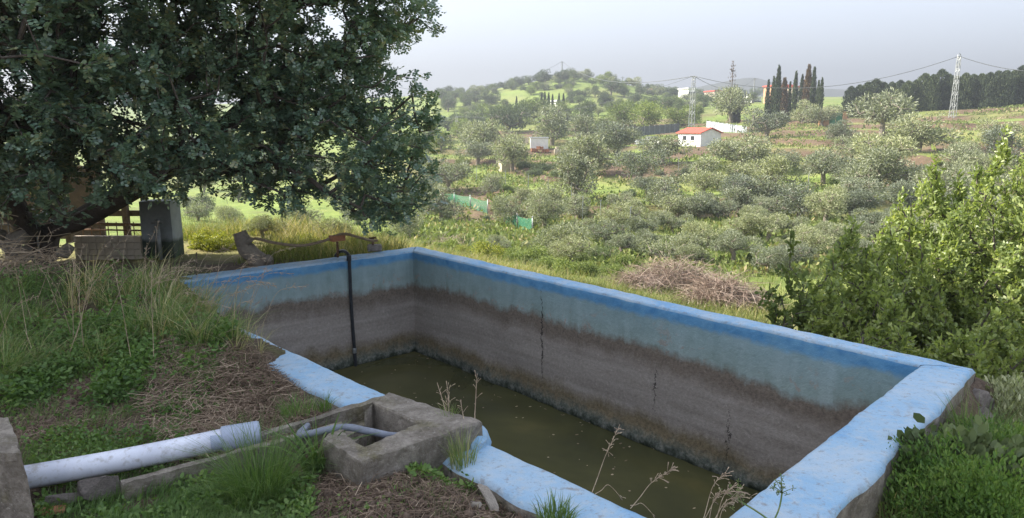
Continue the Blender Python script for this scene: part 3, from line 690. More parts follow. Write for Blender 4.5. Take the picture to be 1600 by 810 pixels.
# cut stump and stake behind the end wall
st = thing('cut_stump', 'forked grey cut stump leaning behind the blue rim', 'stump'); Ys = at(405, 418, 0)[1] + .45
sm = MB(); pts = smooth_path([aty(418, 440, Ys), aty(412, 418, Ys), aty(398, 402, Ys), aty(384, 388, Ys), aty(379, 375, Ys), aty(374, 363, Ys)], 24)
sm.tube(pts, np.linspace(.135, .088, 24) * (1 + .05 * np.sin(np.arange(24) * 1.1)), 14); sm.build('trunk', M['oldbark'], st, True)
sm = MB(); pts = smooth_path([aty(404, 418, Ys), aty(412, 411, Ys - .05), aty(421, 403, Ys - .1)], 10); sm.tube(pts, np.linspace(.085, .055, 10), 10); sm.build('branch_stub', M['oldbark'], st, True)
sm = MB(); pts = smooth_path([aty(381, 383, Ys), aty(388, 378, Ys - .05), aty(393, 374, Ys - .1)], 8); sm.tube(pts, np.linspace(.05, .03, 8), 8); sm.build('branch_stub', M['oldbark'], st, True)
sk = MB(); ps = at(315, 434, 0) - nin * .2; sk.tube(smooth_path([ps + [0, 0, -.1], ps + [.01, 0, .1], ps + [.02, .01, .27]], 12), np.linspace(.012, .006, 12), 6); tag(sk.build('wooden_stake', M['wood'], smooth=True), 'short dark stick stuck up behind the blue rim', 'stick')

# ------------------------------------------------------------------ corral under the carob
YC = 10.4
def cz(py, Y=YC): return aty(800, py, Y)[2]
def cx(px, Y=YC, py=380): return aty(px, py, Y)[0]
pl = thing('concrete_pillar', 'grey concrete pillar stained dark green below, at the corral end', 'pillar', (cx(255), YC, 0))
c_ = [np.array([sx * .23, sy * .16, z]) for z in (-.35, cz(313)) for sy in (-1, 1) for sx in (-1, 1)]
obj('shaft', rough_block(c_, (12, 8, 30), .006, 6, 61), M['pillar'], pl)
mp = MB(); mp.tube([[.06, -.23, -.3], [.06, -.23, cz(340)]], .028, 10); mp.tube([[-.03, -.23, cz(345)], [.13, -.23, cz(345)]], .016, 8); mp.build('steel_pipe', M['steel'], pl, True)
pw = thing('block_panel', 'pale concrete panel of small blocks under the leaning carob limb', 'wall panel', (cx(178), YC - .15, 0))
z0, z1 = cz(406), cz(366); x0, x1 = cx(128) - cx(178), cx(231) - cx(178); nb, nr = 9, 4
bk = MB(); bk.box((0, 0, 0), ((x1 - x0) / nb - .006, .06, (z1 - z0) / nr - .006)); bme = bk.mesh('block'); bme.materials.append(M['cream'])
mr = MB(); mr.box(((x0 + x1) / 2, .02, (z0 + z1) / 2), (x1 - x0, .04, z1 - z0 - .01)); mr.build('mortar_bed', M['stone'], pw)
for i in range(nb):
    for j in range(nr):
        o = obj('block', bme, None, pw); o.location = (x0 + (i + .5) * (x1 - x0) / nb, -.012 + random.uniform(-.006, .006), z0 + (j + .5) * (z1 - z0) / nr)
pk = thing('plank_barrier', 'dark weathered plank barrier below the pale block panel', 'barrier', (cx(190), YC - .1, 0))
for k, py in enumerate((412, 423, 434, 446)):
    w = MB(); w.box((0, random.uniform(-.02, .02), cz(py)), (1.35, .03, .085), random.uniform(-.01, .01)); o = w.build('plank', M['wood'], pk, bevel=.004)
    o.rotation_euler = (0, random.uniform(-.02, .02), 0)
for px in (140, 240):
    w = MB(); w.box((cx(px) - cx(190), .06, cz(425)), (.07, .06, .6)); w.build('plank_post', M['wood'], pk, bevel=.004)
rl = thing('rail_frame', 'rusty rail frame with thin bars standing above the pale block panel', 'railing', (cx(178), YC + .15, 0))
for py in (351, 361):
    w = MB(); w.tube([[cx(120) - cx(178), 0, cz(py)], [cx(232) - cx(178), 0, cz(py + 2)]], .013, 8); w.build('rail', M['rust'], rl, True)
for px in np.linspace(122, 230, 9):
    w = MB(); w.tube([[cx(px) - cx(178), 0, cz(372)], [cx(px) - cx(178), 0, cz(349)]], .007, 6); w.build('bar', M['rust'], rl, True)
ob = thing('open_shed', 'dark open timber shed behind the rail, shaded by the carob', 'shed', (cx(120), YC + 1.6, 0))
for px in (40, 110, 201, 232):
    w = MB(); w.box((cx(px, YC + 1.6) - cx(120), 0, .55), (.09, .09, 1.6)); w.build('post', M['wood'], ob)
for py, h in ((334, .1), (352, .05)):
    w = MB(); w.box((cx(110, YC + 1.6) - cx(120), .05, cz(py, YC + 1.6)), (3.4, .04, h)); w.build('beam', M['wood'], ob)
w = MB(); w.box((cx(30, YC + 1.6) - cx(120) - .5, 1.4, .3), (2.4, .05, 1.4)); w.build('back_board', M['wood'], ob)
wf = thing('wire_fence', 'thin steel wire fence panel beside pale rubble under the carob', 'fence', (cx(30, 9.6), 9.6, 0))
for z in (cz(341, 9.6), cz(352, 9.6), cz(366, 9.6), cz(380, 9.6)):
    w = MB(); w.tube([[-.5, 0, z], [.26, 0, z + .01]], .006 if z < cz(345, 9.6) else .011, 6); w.build('wire', M['steel'], wf, True)
for x in np.linspace(-.5, .26, 9):
    w = MB(); w.tube([[x, .0, -.1], [x, 0, cz(340, 9.6)]], .005 if 0 < (x + .5) < .7 else .014, 6); w.build('upright', M['steel'], wf, True)
for k, (px, py, s) in enumerate(((12, 385, .22), (32, 372, .17), (28, 396, .2), (100, 392, .16), (-8, 370, .2))):
    o = obj('rubble_stone', hull_rock(70 + k, 14), M['stone']); o.location = aty(px, py, 9.2); o.scale = (s, s * .7, s * .8); tag(o, 'pale rubble stone heaped against the wire fence under the carob', 'stone', 'pale rubble stones by the wire fence')

# ------------------------------------------------------------------ carob tree
def compound(tips, dirs, per, rl, ll, lw, pairs=4):
    n = len(tips) * per
    P = np.repeat(tips, per, 0) + rng.normal(size=(n, 3)) * .05
    Dn = unit(np.repeat(dirs, per, 0) * .7 + rand_unit(n) * 1.0 + np.array([0, 0, .12]))
    Rl = rl * rng.uniform(.7, 1.25, n); side = unit(np.cross(Dn, rand_unit(n) * .5 + np.array([0, 0, 1.]))); nn = np.cross(side, Dn)
    PP, DD, NN, vv = [], [], [], []; base = rng.uniform(0, 1, n)
    for k in range(pairs):
        f = .3 + .7 * k / (pairs - 1)
        for sgn in (-1, 1):
            PP.append(P + Dn * (Rl * f)[:, None]); DD.append(Dn * .45 + side * sgn + rng.normal(size=(n, 3)) * .18); NN.append(nn + rng.normal(size=(n, 3)) * .3); vv.append(base + rng.normal(size=n) * .1)
    PP = np.concatenate(PP); DD = np.concatenate(DD); NN = np.concatenate(NN); vv = np.concatenate(vv); s = rng.uniform(.8, 1.25, len(PP))
    V, F = leaf_geo(PP, DD, ll * s, lw * s, 0, NN)
    return V, F, np.clip(vv, 0, .97)
def to_px(P):
    P = np.asarray(P); x = P[:, 0]; y = P[:, 1]; z = P[:, 2] - CAMH
    zc = y * math.cos(PITCH) - z * math.sin(PITCH); yc = y * math.sin(PITCH) + z * math.cos(PITCH)
    return 800 + FPX * x / zc, 405 - FPX * yc / zc
ells = [((-4.1, 9.6, 3.4), (2.7, 2.8, 2.6)), ((-2.25, 9.2, 1.75), (1.4, 1.4, 1.5)), ((-7.2, 9.1, 3.4), (3.4, 2.4, 3.0)), ((-5.0, 7.3, 2.5), (1.7, 1.2, 1.7)),
        ((-1.75, 9.3, 3.3), (.95, 1.0, .9)), ((-3.0, 8.6, 3.2), (1.6, 1.4, 1.5)), ((-4.6, 7.6, 1.6), (1.6, .9, 1.0)), ((-3.2, 8.4, 1.3), (1.3, .9, .9)), ((-2.0, 9.1, 1.3), (1.05, 1.0, 1.05))]
att = in_ellipsoids(ells, 4000, .35); px_, py_ = to_px(att)
low = np.interp(px_, [-400, 0, 40, 110, 150, 240, 285, 330, 440, 470, 520, 560, 600, 640, 690, 715, 730], [335, 335, 375, 372, 318, 300, 302, 304, 332, 312, 318, 338, 356, 376, 355, 305, 180])
rightlim = np.interp(py_, [-200, 0, 60, 75, 95, 130, 160, 200, 250, 300, 350, 380], [640, 660, 700, 712, 590, 690, 690, 700, 715, 715, 690, 640])
okm = (py_ < low) & (px_ < rightlim)
hole = fbm(px_ / 60, py_ / 60, 0, 2, 91) > .34
hole |= ((px_ - 630) / 45) ** 2 + ((py_ - 100) / 22) ** 2 < 1
okm &= ~(hole & ~((px_ > 540) & (py_ > 190)) & (rng.uniform(size=len(px_)) < np.where(py_ < 200, .85, .7)))
okm &= ~((py_ > 235) & (px_ > 285) & (px_ < 560) & (rng.uniform(size=len(px_)) < .35))
att = att[okm]
top_ells = [((-5.2, 9.3, 5.0), (3.3, 2.6, 1.5)), ((-8.3, 9.0, 4.6), (2.4, 2.2, 2.0))]
att2 = in_ellipsoids(top_ells, 420, .4); p2x, p2y = to_px(att2); att2 = att2[(p2y < -15) | (p2x < -70)]
tb = np.array([aty(70, 372, 9.9)[0], 9.9, -.1])
limb = [aty(120, 345, 9.7), aty(180, 312, 9.5), aty(250, 270, 9.3), aty(330, 215, 9.3), aty(400, 150, 9.3)]
seeds = [[tb, tb + [.05, 0, .35], *limb], [tb, tb + [-.3, -.2, .6], tb + [-.9, -.3, 1.3], tb + [-1.4, -.3, 2.4]], [tb, tb + [.1, .2, .8], tb + [.3, .3, 1.8], tb + [.5, .1, 3.2]], [tb, tb + [.0, -.5, .7], tb + [.3, -1.2, 1.5], tb + [.8, -1.9, 1.9]]]
seeds = [list(smooth_path(s_, 16)) for s_ in seeds]
for s_ in seeds: s_[0] = tb
N, par, w, tips = grow(seeds, np.concatenate([att, att2]), .26, .22, .06, .05)
ct = thing('carob_tree', 'huge dark carob tree overhanging the tank and shading the bank', 'tree', (0, 0, 0))
obj('trunk', wood_mesh('trunk', N, par, w, .0058, .46, 6, .24), M['bark'], ct)
td = unit(N[tips] - N[np.maximum(par[tips], 0)]); tp_ = N[tips]; tpp = to_px(tp_); isup = (tpp[1] < -25) | (tpp[0] < -70)
V1, F1, v1 = compound(tp_[~isup], td[~isup], 11, .14, .042, .031)
V2, F2, v2 = compound(tp_[isup], td[isup], 9, .26, .10, .078)
mid = np.nonzero((w[1:] <= 2))[0] + 1; mid = rng.choice(mid, min(len(mid), 1100), replace=False); mid = mid[to_px(N[mid])[1] > -25]
V3, F3, v3 = compound(N[mid], unit(N[mid] - N[par[mid]]), 6, .13, .041, .03)
obj('crown', raw_mesh('crown', np.concatenate([V1, V2, V3]), np.concatenate([F1, F2 + len(V1), F3 + len(V1) + len(V2)]), attr=np.concatenate([v1, v2, v3])), M['carob'], ct)

# added tree, unseen beyond the left of the picture, placed to shade the tank
tb2 = np.array([-11.6, 7.6, -.1]); a2_ = in_ellipsoids([((-11.2, 7.8, 7.6), (2.6, 4.6, 3.9)), ((-10.6, 5.0, 6.0), (2.2, 2.4, 2.6)), ((-11, 6.5, 9.6), (2.2, 3., 2.2))], 1500, .3)
N, par, w, tips = grow([[tb2, tb2 + [.1, 0, 1.2], tb2 + [.2, .1, 2.6], tb2 + [.3, .2, 4.2]]], a2_, .45, .22, .06)
shade_tree = thing('carob_tree', 'tall unseen carob tree added up the bank to shade the tank', 'tree', tuple(tb2))
obj('trunk', wood_mesh('trunk', N - tb2, par, w, .007, .46, 6, .26), M['bark'], shade_tree)
V1, F1, v1 = compound(N[tips] - tb2, unit(N[tips] - N[par[tips]]), 9, .3, .125, .1)
obj('crown', raw_mesh('crown', V1, F1, attr=v1), M['carob'], shade_tree)

# ------------------------------------------------------------------ big bushes right of the tank
def bush(label, cones, ntips, base, leafs=(.06, .028), per=9, seed_h=.6, mat='bush', name='mastic_bush'):
    """cones: list of (top point, base radius, foot z)"""
    T = []
    vol = np.array([c[1] ** 1.5 * (c[0][2] - c[2]) for c in cones]); cnt = (ntips * vol / vol.sum()).astype(int) + 3
    for (tp, br_, fz), m in zip(cones, cnt):
        u = rng.uniform(0, 1, m) ** .6; rr = br_ * (u ** .75) * np.sqrt(rng.uniform(.25, 1, m)) * np.where(u < .12, .5, 1); th = rng.uniform(0, 2 * math.pi, m)
        zz = tp[2] - u * (tp[2] - fz)
        T.append(np.stack([tp[0] + rr * np.cos(th), tp[1] + rr * np.sin(th), zz], 1)); T.append(np.array([tp]))
    T = np.concatenate(T); base = np.asarray(base, float)
    N, par, w, tips = grow([[base, base + [0, 0, seed_h * .5], base + [.05, 0, seed_h]]], T, .22, .3, .05, -.03)
    o = thing(name, label, 'bush', tuple(base))
    obj('trunk', wood_mesh('trunk', N - base, par, w, .004, .45, 4, .07), M['bark'], o)
    tpos = N[tips]; dr = unit(N[tips] - N[par[tips]] + np.array([0, 0, .35]) * .2)
    n = len(tips) * per; f = rng.uniform(0, 1, n); P = np.repeat(tpos, per, 0) - np.repeat(dr, per, 0) * (f * .2)[:, None] + rng.normal(size=(n, 3)) * .025
    Dd = np.repeat(dr, per, 0) * .75 + rand_unit(n) * .9 + np.array([0, 0, .15]); s = rng.uniform(.7, 1.3, n)
    # sprigs: three leaflets per point
    PP = np.concatenate([P, P + unit(Dd) * .03, P + unit(Dd) * .055]); D3 = np.concatenate([Dd + rand_unit(n) * .6 for _ in range(3)]); s = np.concatenate([s] * 3)
    V, F = leaf_geo(PP - base, D3, leafs[0] * s, leafs[1] * s)
    vb_ = np.repeat(rng.uniform(.1, .9, len(tips)), per); vb_ = np.concatenate([vb_] * 3) * .6 + rng.uniform(0, .4, 3 * n)
    obj('crown', raw_mesh('crown', V, F, attr=vb_), M[mat], o); return o
def Pt(px, py, Y): return aty(px, py, Y)
b1 = Pt(1460, 240, 9.6); b2 = Pt(1572, 205, 9.4)
bush('tall sunlit yellow-green mastic bush behind the tank corner, pointed tips', [(b1, 1.0, -2.3), (Pt(1410, 300, 9.2), .9, -2.3), (Pt(1490, 330, 8.6), .9, -2.3), (Pt(1440, 400, 8.2), .9, -2.2), (Pt(1500, 270, 9.5), .6, -1)], 1700, (b1[0], b1[1] - .4, -2.9), (.052, .025), 12)
bush('tallest yellow-green mastic bush, right of the pointed one behind the tank corner', [(b2, 1.05, -2.3), (Pt(1640, 240, 9.2), 1.2, -2.3), (Pt(1600, 330, 8.2), .9, -2.2), (Pt(1700, 300, 8.4), 1.2, -2.3), (Pt(1580, 450, 7.4), .8, -2.0), (Pt(1530, 260, 9.0), .7, -1), (Pt(1600, 240, 9.6), .8, -1)], 1800, (b2[0] + .2, b2[1] - .3, -2.9), (.052, .025), 12)
b3 = Pt(1335, 345, 8.9)
bush('rounded lower mastic bush hugging the outside of the far tank wall', [(b3, .9, -2.1), (Pt(1300, 400, 8.4), .6, -2.), (Pt(1370, 410, 8.0), .9, -2.), (Pt(1400, 470, 7.2), .8, -1.8), (Pt(1300, 440, 7.8), .7, -1.9), (Pt(1262, 455, 8.2), .35, -1.9), (Pt(1390, 350, 8.6), .7, -1.5)], 1500, (b3[0], b3[1] - .5, -2.6), (.055, .027), 10)
b4 = Pt(1236, 372, 8.4)
bush('dark thin young carob sapling behind the far tank wall', [(b4, .5, -1.7), (Pt(1215, 420, 8.2), .45, -1.7), (Pt(1260, 440, 8.0), .5, -1.7)], 170, (b4[0], b4[1], -2.4), (.06, .036), 8, mat='greentree', name='carob_sapling')
b5 = Pt(1500, 520, 6.6)
bush('dark leafy bush below the chipped tank corner', [(b5, .75, -1.6), (Pt(1560, 490, 6.8), .8, -1.8), (Pt(1640, 520, 6.4), .8, -1.8), (Pt(1600, 590, 5.6), .55, -1.5), (Pt(1470, 530, 6.9), .5, -1.5)], 1100, (b5[0] + .5, b5[1] + .1, -2.2), (.05, .027), 10)

# ------------------------------------------------------------------ weed mound right of the tank
def mound(label, pts, n, mat, name, leafs=(.03, .012), cat='plant', group=None, upd=.8):
    """soft herb mound: many fine leaves over rounded heaps; pts (center, radius xyz)"""
    P = []
    vol = np.array([r[0] * r[1] for c, r in pts]); cnt = (n * vol / vol.sum()).astype(int)
    for (c, r), m in zip(pts, cnt):
        u = rand_unit(m); u[:, 2] = np.abs(u[:, 2]); lob = 1 + .4 * fbm(u[:, 0] * 3 + c[0], u[:, 1] * 3 + c[1], u[:, 2] * 3, 3, 3)
        P.append(np.asarray(c) + u * np.asarray(r) * (lob * rng.uniform(.35, 1.1, m) ** .6 )[:, None])
    P = np.concatenate(P); base = P.mean(0); base[2] = P[:, 2].min(); c0 = P - base; m = len(P)
    out = unit(c0 + [0, 0, .1]); Dd = out * .6 + rand_unit(m) * .8 + np.array([0, 0, upd]); s = rng.uniform(.6, 1.5, m)
    V, F = leaf_geo(c0, Dd, leafs[0] * s, leafs[1] * s)
    o = obj(name, raw_mesh(name, V, F, attr=np.clip(.5 + .5 * fbm(P[:, 0] * 4, P[:, 1] * 4, P[:, 2] * 4, 2, 8) + rng.normal(size=m) * .2, 0, 1)), M[mat]); o.location = base
    return tag(o, label, cat, group)
w1 = Pt(1480, 735, 3.75)
mound('dense soft green weed mound against the outer end wall of the tank', [(Pt(1475, 755, 3.9), (.3, .38, .3)), (Pt(1560, 765, 3.8), (.4, .45, .36)), (Pt(1440, 800, 3.5), (.3, .35, .4)), (Pt(1620, 790, 3.6), (.4, .45, .4)), (Pt(1520, 850, 3.2), (.45, .4, .4))], 62000, 'weed', 'weed_mound', (.026, .009))
mound('darker broad-leaved weed patch within the soft weed mound', [(Pt(1500, 770, 3.7), (.22, .22, .36)), (Pt(1590, 800, 3.5), (.25, .2, .38)), (Pt(1425, 770, 3.6), (.13, .15, .34))], 2600, 'darktree', 'broadleaf_weed', (.06, .034))
mound('grey-green weed clump beneath the leafy bush beyond the weed mound', [(Pt(1600, 690, 4.6), (.35, .4, .4))], 7000, 'olive', 'weed_clump', (.035, .01))

# ------------------------------------------------------------------ foreground plants
def blades_obj(name, P, H, Wd, heading, lean, vcol, mat, droop=.5, rows=4, **props):
    V, F, k = blade_geo(P, H, Wd, heading, lean, droop, rows)
    return obj(name, raw_mesh(name, V, F, attr=np.repeat(np.clip(vcol, 0, 1), k)), M[mat], **props)
def on_ground(x, y, dz=-.015):
    z = zground(x, y); return np.stack([x, y, z + dz], 1)
def tuft(px, py, z, n, h, spread, label, vmid=.3, lean=.7, width=.006, name='grass_tuft', group=None, wind=None):
    c = at(px, py, z); n_ = n; rr = spread * np.sqrt(rng.uniform(0, 1, n_)); th = rng.uniform(0, 2 * math.pi, n_)
    P = np.stack([rr * np.cos(th), rr * np.sin(th), np.zeros(n_)], 1)
    hd = th + rng.normal(size=n_) * .5
    if wind is not None: hd = np.where(rng.uniform(size=n_) < .6, wind + rng.normal(size=n_) * .5, hd)
    o = blades_obj(name, P, h * rng.uniform(.45, 1.1, n_), width * rng.uniform(.6, 1.3, n_), hd, lean * rng.uniform(.2, 1.3, n_), vmid + rng.normal(size=n_) * .16, 'grass')
    o.location = c; return tag(o, label, 'grass tuft', group)
tuft(408, 782, -.06, 700, .42, .12, 'bright green fountain of fine grass in front of the drain pipe', .22, .8, .004)
tuft(370, 800, -.06, 200, .22, .1, 'low green grass clump beside the fountain of fine grass', .25, .8, .004)
tuft(495, 735, -.05, 60, .33, .06, 'clump of broad strap leaves by the inlet box', .15, .9, .019, 'strap_leaf_plant')
tuft(868, 814, .0, 260, .11, .08, 'short bright grass on the blue rim near the dug soil', .3, .6, .005)
tuft(700, 655, .1, 60, .12, .05, 'small weed tuft in the gap behind the inlet box', .5, .5, .003)
tuft(722, 728, -.02, 170, .2, .07, 'greyish weed tuft at the outer corner of the inlet box', .62, .4, .004)
tuft(320, 532, .2, 420, .2, .18, 'vivid green feathery weed beside the spoil heap', .12, .8, .005)
tuft(465, 645, .1, 130, .13, .09, 'small grass tuft between spoil heap and blue rim', .3, .7, .004)
tuft(505, 640, .05, 90, .12, .05, 'small grass tuft at the edge of the blue rim', .32, .8, .004)
for k, (px, py, n_, hh_, vm_) in enumerate(((1420, 760, 120, .3, .35), (1530, 700, 160, .34, .3), (1585, 740, 140, .36, .5), (1395, 800, 90, .22, .7), (1480, 690, 90, .25, .3))):
    tuft(px, py, -.25, n_, hh_, .13, ('thin grass rising at the edge of the soft weed mound', 'leafy grass tuft on top of the soft weed mound', 'half-dry grass tuft at the back of the soft weed mound', 'dry wisp of grass against the bare outer wall face', 'small grass tuft between weed mound and rim')[k], vm_, .6, .006)
# tall grass on the bank
def region(n, poly, z=.1):
    """random ground points whose pixel lies in a polygon (at height z)"""
    poly = np.array(poly, float); lo, hi = poly.min(0), poly.max(0); out = []
    while len(out) < n:
        q = rng.uniform(lo, hi, (n * 2, 2)); ins = np.zeros(len(q), bool); j = len(poly) - 1
        for i in range(len(poly)):
            c_ = ((poly[i, 1] > q[:, 1]) != (poly[j, 1] > q[:, 1])) & (q[:, 0] < (poly[j, 0] - poly[i, 0]) * (q[:, 1] - poly[i, 1]) / (poly[j, 1] - poly[i, 1] + 1e-9) + poly[i, 0]); ins ^= c_; j = i
        out += [at(a_, b_, z)[:2] for a_, b_ in q[ins]]
    out = np.array(out[:n]); return out[:, 0], out[:, 1]
def area_grass(name, n, poly, h, w, lean, vmid, vsd, wind, z=.1, clump=3., mat='grass', droop=.5, per=1):
    m = max(1, n // per); x, y = region(m * 3, poly, z); k = fbm(x * clump, y * clump, 0, 2, 101); order = np.argsort(-k + rng.normal(size=len(k)) * .35)[:m]; x, y = x[order], y[order]
    if per > 1:
        th = rng.uniform(0, 6.28, m * per); hs_ = np.repeat(rng.uniform(.45, 1.2, m), per); vs_ = np.repeat(rng.normal(size=m) * vsd, per); ws_ = np.repeat(rng.uniform(.7, 1.6, m), per); sp = np.repeat(rng.uniform(.015, .05, m), per) * rng.uniform(0, 1, m * per)
        x = np.repeat(x, per) + sp * np.cos(th); y = np.repeat(y, per) + sp * np.sin(th); n = m * per
        hd = np.where(rng.uniform(size=n) < .35, wind + rng.normal(size=n) * .6, th); hh = h * hs_ * rng.uniform(.4, 1.1, n); w = w * ws_; vv_ = vmid + vs_ + rng.normal(size=n) * .08
    else:
        hd = wind + rng.normal(size=n) * .9; hh = h * rng.uniform(.4, 1.15, n); vv_ = vmid + vsd * rng.normal(size=n)
    return blades_obj(name, on_ground(x, y), hh, w * rng.uniform(.6, 1.3, n), hd, lean * rng.uniform(.1, 1.3, n), vv_ + .25 * fbm(x * 1.5, y * 1.5, 0, 2, 55), mat, droop, kind='stuff')
area_grass('tall_grass', 3900, [(-80, 440), (120, 450), (270, 480), (390, 515), (380, 545), (250, 535), (90, 540), (-80, 560)], .29, .006, 1.1, .36, .22, .3, .2, per=26)
area_grass('tall_grass', 1500, [(190, 455), (330, 470), (410, 530), (300, 560), (200, 530)], .46, .005, 1., .55, .22, .2, .15, per=20)
area_grass('tall_grass', 1100, [(-90, 480), (60, 470), (60, 545), (-90, 570)], .42, .006, 1., .4, .2, .3, .3, per=24)
area_grass('short_grass', 5200, [(-60, 560), (200, 540), (400, 560), (300, 640), (330, 700), (100, 720), (-60, 660)], .10, .004, .7, .3, .18, 1., .1, 4)
area_grass('short_grass', 5000, [(60, 770), (340, 740), (480, 740), (470, 830), (50, 830)], .12, .005, .8, .25, .15, 1., 0, 4)
area_grass('short_grass', 900, [(430, 560), (520, 610), (700, 690), (870, 810), (700, 830), (500, 700)], .07, .003, .8, .35, .2, 1., 0, 3)
area_grass('dry_grass', 500, [(110, 430), (280, 440), (290, 470), (110, 460)], .5, .005, .9, .92, .1, .1, .3, per=10)
# seed-head stems leaning over the tank from the grassy bank
def seed_stalk(base, topo, label, bendf=.25, head=.16, nb_=26, group=None, name='grass_stalk', rad_=.0022):
    base = np.asarray(base, float); topo = np.asarray(topo, float); m_ = (base + topo) / 2 + np.array([0, 0, bendf * np.linalg.norm(topo - base)])
    P = smooth_path([base, base * .6 + m_ * .4 + (topo - base) * .02, m_, topo], 18); mb = MB(); mb.tube(P - base, np.linspace(rad_, rad_ * .4, 18), 5)
    for q in range(nb_):
        f = 1 - head * rng.uniform(0, 1) * 2; i = int(np.clip(f * 17, 0, 16)); a = P[i] - base; d = unit(unit(P[i + 1] - P[i]) + rng.normal(size=3) * .5); L = rng.uniform(.015, .05) * (.4 + head * 4)
        mb.tube([a, a + d * L * .6, a + d * L + [0, 0, -.004]], [.0007, .0012, .0022], 4)
    me = mb.mesh(name, True); me.attributes.new('v', 'FLOAT', 'FACE').data.foreach_set('value', np.clip(rng.normal(.75, .2, len(me.polygons)), 0, 1).astype(np.float32))
    o = obj(name, me, M['straw']); o.location = base; return tag(o, label, 'dry grass', group)
for k in range(34):
    px, py = rng.uniform(200, 400), rng.uniform(470, 545); bse = at(px, py, .15); tpz = bse + np.array([rng.uniform(.15, .55), rng.uniform(-.15, .25), rng.uniform(.3, .55)])
    seed_stalk(bse, tpz, 'pale nodding grass stalk with seed head on the grassy bank', .3, .14, 14, 'nodding grass stalks on the grassy bank')
for k in range(26):
    px, py = rng.uniform(-10, 260), rng.uniform(430, 560); bse = at(px, py, .3); tpz = bse + np.array([rng.uniform(-.1, .4), rng.uniform(-.2, .2), rng.uniform(.35, .6)])
    seed_stalk(bse, tpz, 'pale grass stalk among the tall grass near the corral', .2, .12, 10, 'pale stalks among tall grass by the corral')
zr = .0
seed_stalk(at(925, 770, zr), aty(967, 668, 3.35), 'dry grass stalk with drooping head standing over the water', .06, .14, 40)
seed_stalk(at(985, 795, zr), aty(1052, 733, 3.0), 'dry grass stalk leaning flat over the near rim', .12, .16, 34)
seed_stalk(at(930, 772, zr), aty(972, 780, 3.05), 'thin bent stalk arching down onto the near rim', .45, .05, 4)
seed_stalk(at(985, 790, zr), aty(1022, 806, 2.9), 'broken stalk folded back across the near rim', .3, .03, 2)
for k, (tx, ty) in enumerate(((1160, 768), (1135, 740), (1175, 778), (1120, 775), (1150, 758), (1140, 785))):
    seed_stalk(at(1085 + k * 6, 835 + k * 2, zr), aty(tx, ty, 2.75), 'arching dry grass stalk in the near corner of the tank', .3, .14, 18, 'arching dry stalks in the tank corner')
seed_stalk(at(741, 668, .08), aty(745, 588, 3.75), 'tall dry weed stalk by the inlet box slab', .0, .2, 10, rad_=.004)
seed_stalk(at(700, 655, .1), aty(683, 598, 3.85), 'thin dry twig rising behind the inlet box', .02, .12, 4, rad_=.0035)
seed_stalk(at(702, 652, .1), aty(699, 605, 3.85), 'short dry seed spike behind the inlet box', .0, .3, 24, rad_=.003)
seed_stalk(at(728, 672, .1), aty(719, 625, 3.7), 'short forked dry twig by the painted hump', .0, .25, 8, rad_=.003)
for k, (tx, ty) in enumerate(((1222, 770), (1150, 780))):
    bse = at(1205 + k * 8, 822, 0.); mb = MB(); tpz = aty(tx, ty, bse[1] + .05); mb.tube(smooth_path([bse - bse, (tpz - bse) * .5 + [.01, 0, 0], tpz - bse], 8), .004, 6)
    for q in range(14):
        d = unit(rng.normal(size=3) * .8 + [0, 0, .8]) * rng.uniform(.03, .08); mb.tube([tpz - bse, tpz - bse + d], [.0018, .001], 4); e = tpz - bse + d
        for z_ in range(5): mb.tube([e, e + unit(rng.normal(size=3) + [0, 0, .5]) * .013], [.001, .0022], 4)
    me = mb.mesh('umbel', True); me.attributes.new('v', 'FLOAT', 'FACE').data.foreach_set('value', rng.uniform(.3, .8, len(me.polygons)).astype(np.float32))
    o = obj('umbel_weed', me, M['grass']); o.location = bse; tag(o, 'small branching umbel weed growing at the end wall rim' if k == 0 else 'shorter umbel weed next to the branching one at the rim', 'weed')
# broad-leaf weeds
def area_weeds(name, n, poly, z, size, mat='weed', hmax=.06):
    x, y = region(n * 3, poly, z); k = fbm(x * 3.5, y * 3.5, 0, 2, 131); o_ = np.argsort(-k + rng.normal(size=len(k)) * .3)[:n]; x, y = x[o_], y[o_]; P = on_ground(x, y, 0); P[:, 2] += rng.uniform(0, hmax, n)
    Dd = rand_unit(n); Dd[:, 2] = np.abs(Dd[:, 2]) * .5 + .1; V, F = leaf_geo(P, Dd, size * rng.uniform(.5, 1.4, n), size * .6 * rng.uniform(.5, 1.3, n))
    return obj(name, raw_mesh(name, V, F, attr=np.clip(.45 + .4 * fbm(x * 2, y * 2, 0, 2, 7) + rng.normal(size=n) * .15, 0, 1)), M[mat], kind='stuff')
area_weeds('low_weeds', 9000, [(0, 560), (200, 550), (360, 560), (300, 640), (260, 700), (60, 720), (20, 640)], .1, .024)
area_weeds('low_weeds', 5000, [(60, 770), (330, 740), (500, 740), (480, 830), (50, 830)], 0, .028)
area_weeds('low_weeds', 900, [(640, 715), (760, 690), (740, 750), (640, 760)], 0, .03)
area_weeds('moss_patch', 9000, [(60, 640), (150, 625), (230, 660), (200, 700), (80, 712)], .08, .009, 'yellowbush', .012)
area_weeds('low_weeds', 7000, [(-40, 440), (150, 430), (380, 520), (330, 560), (60, 600), (-40, 600)], .2, .034, hmax=.16)
area_weeds('low_weeds', 5000, [(100, 480), (260, 490), (330, 560), (120, 560)], .2, .026, hmax=.12)
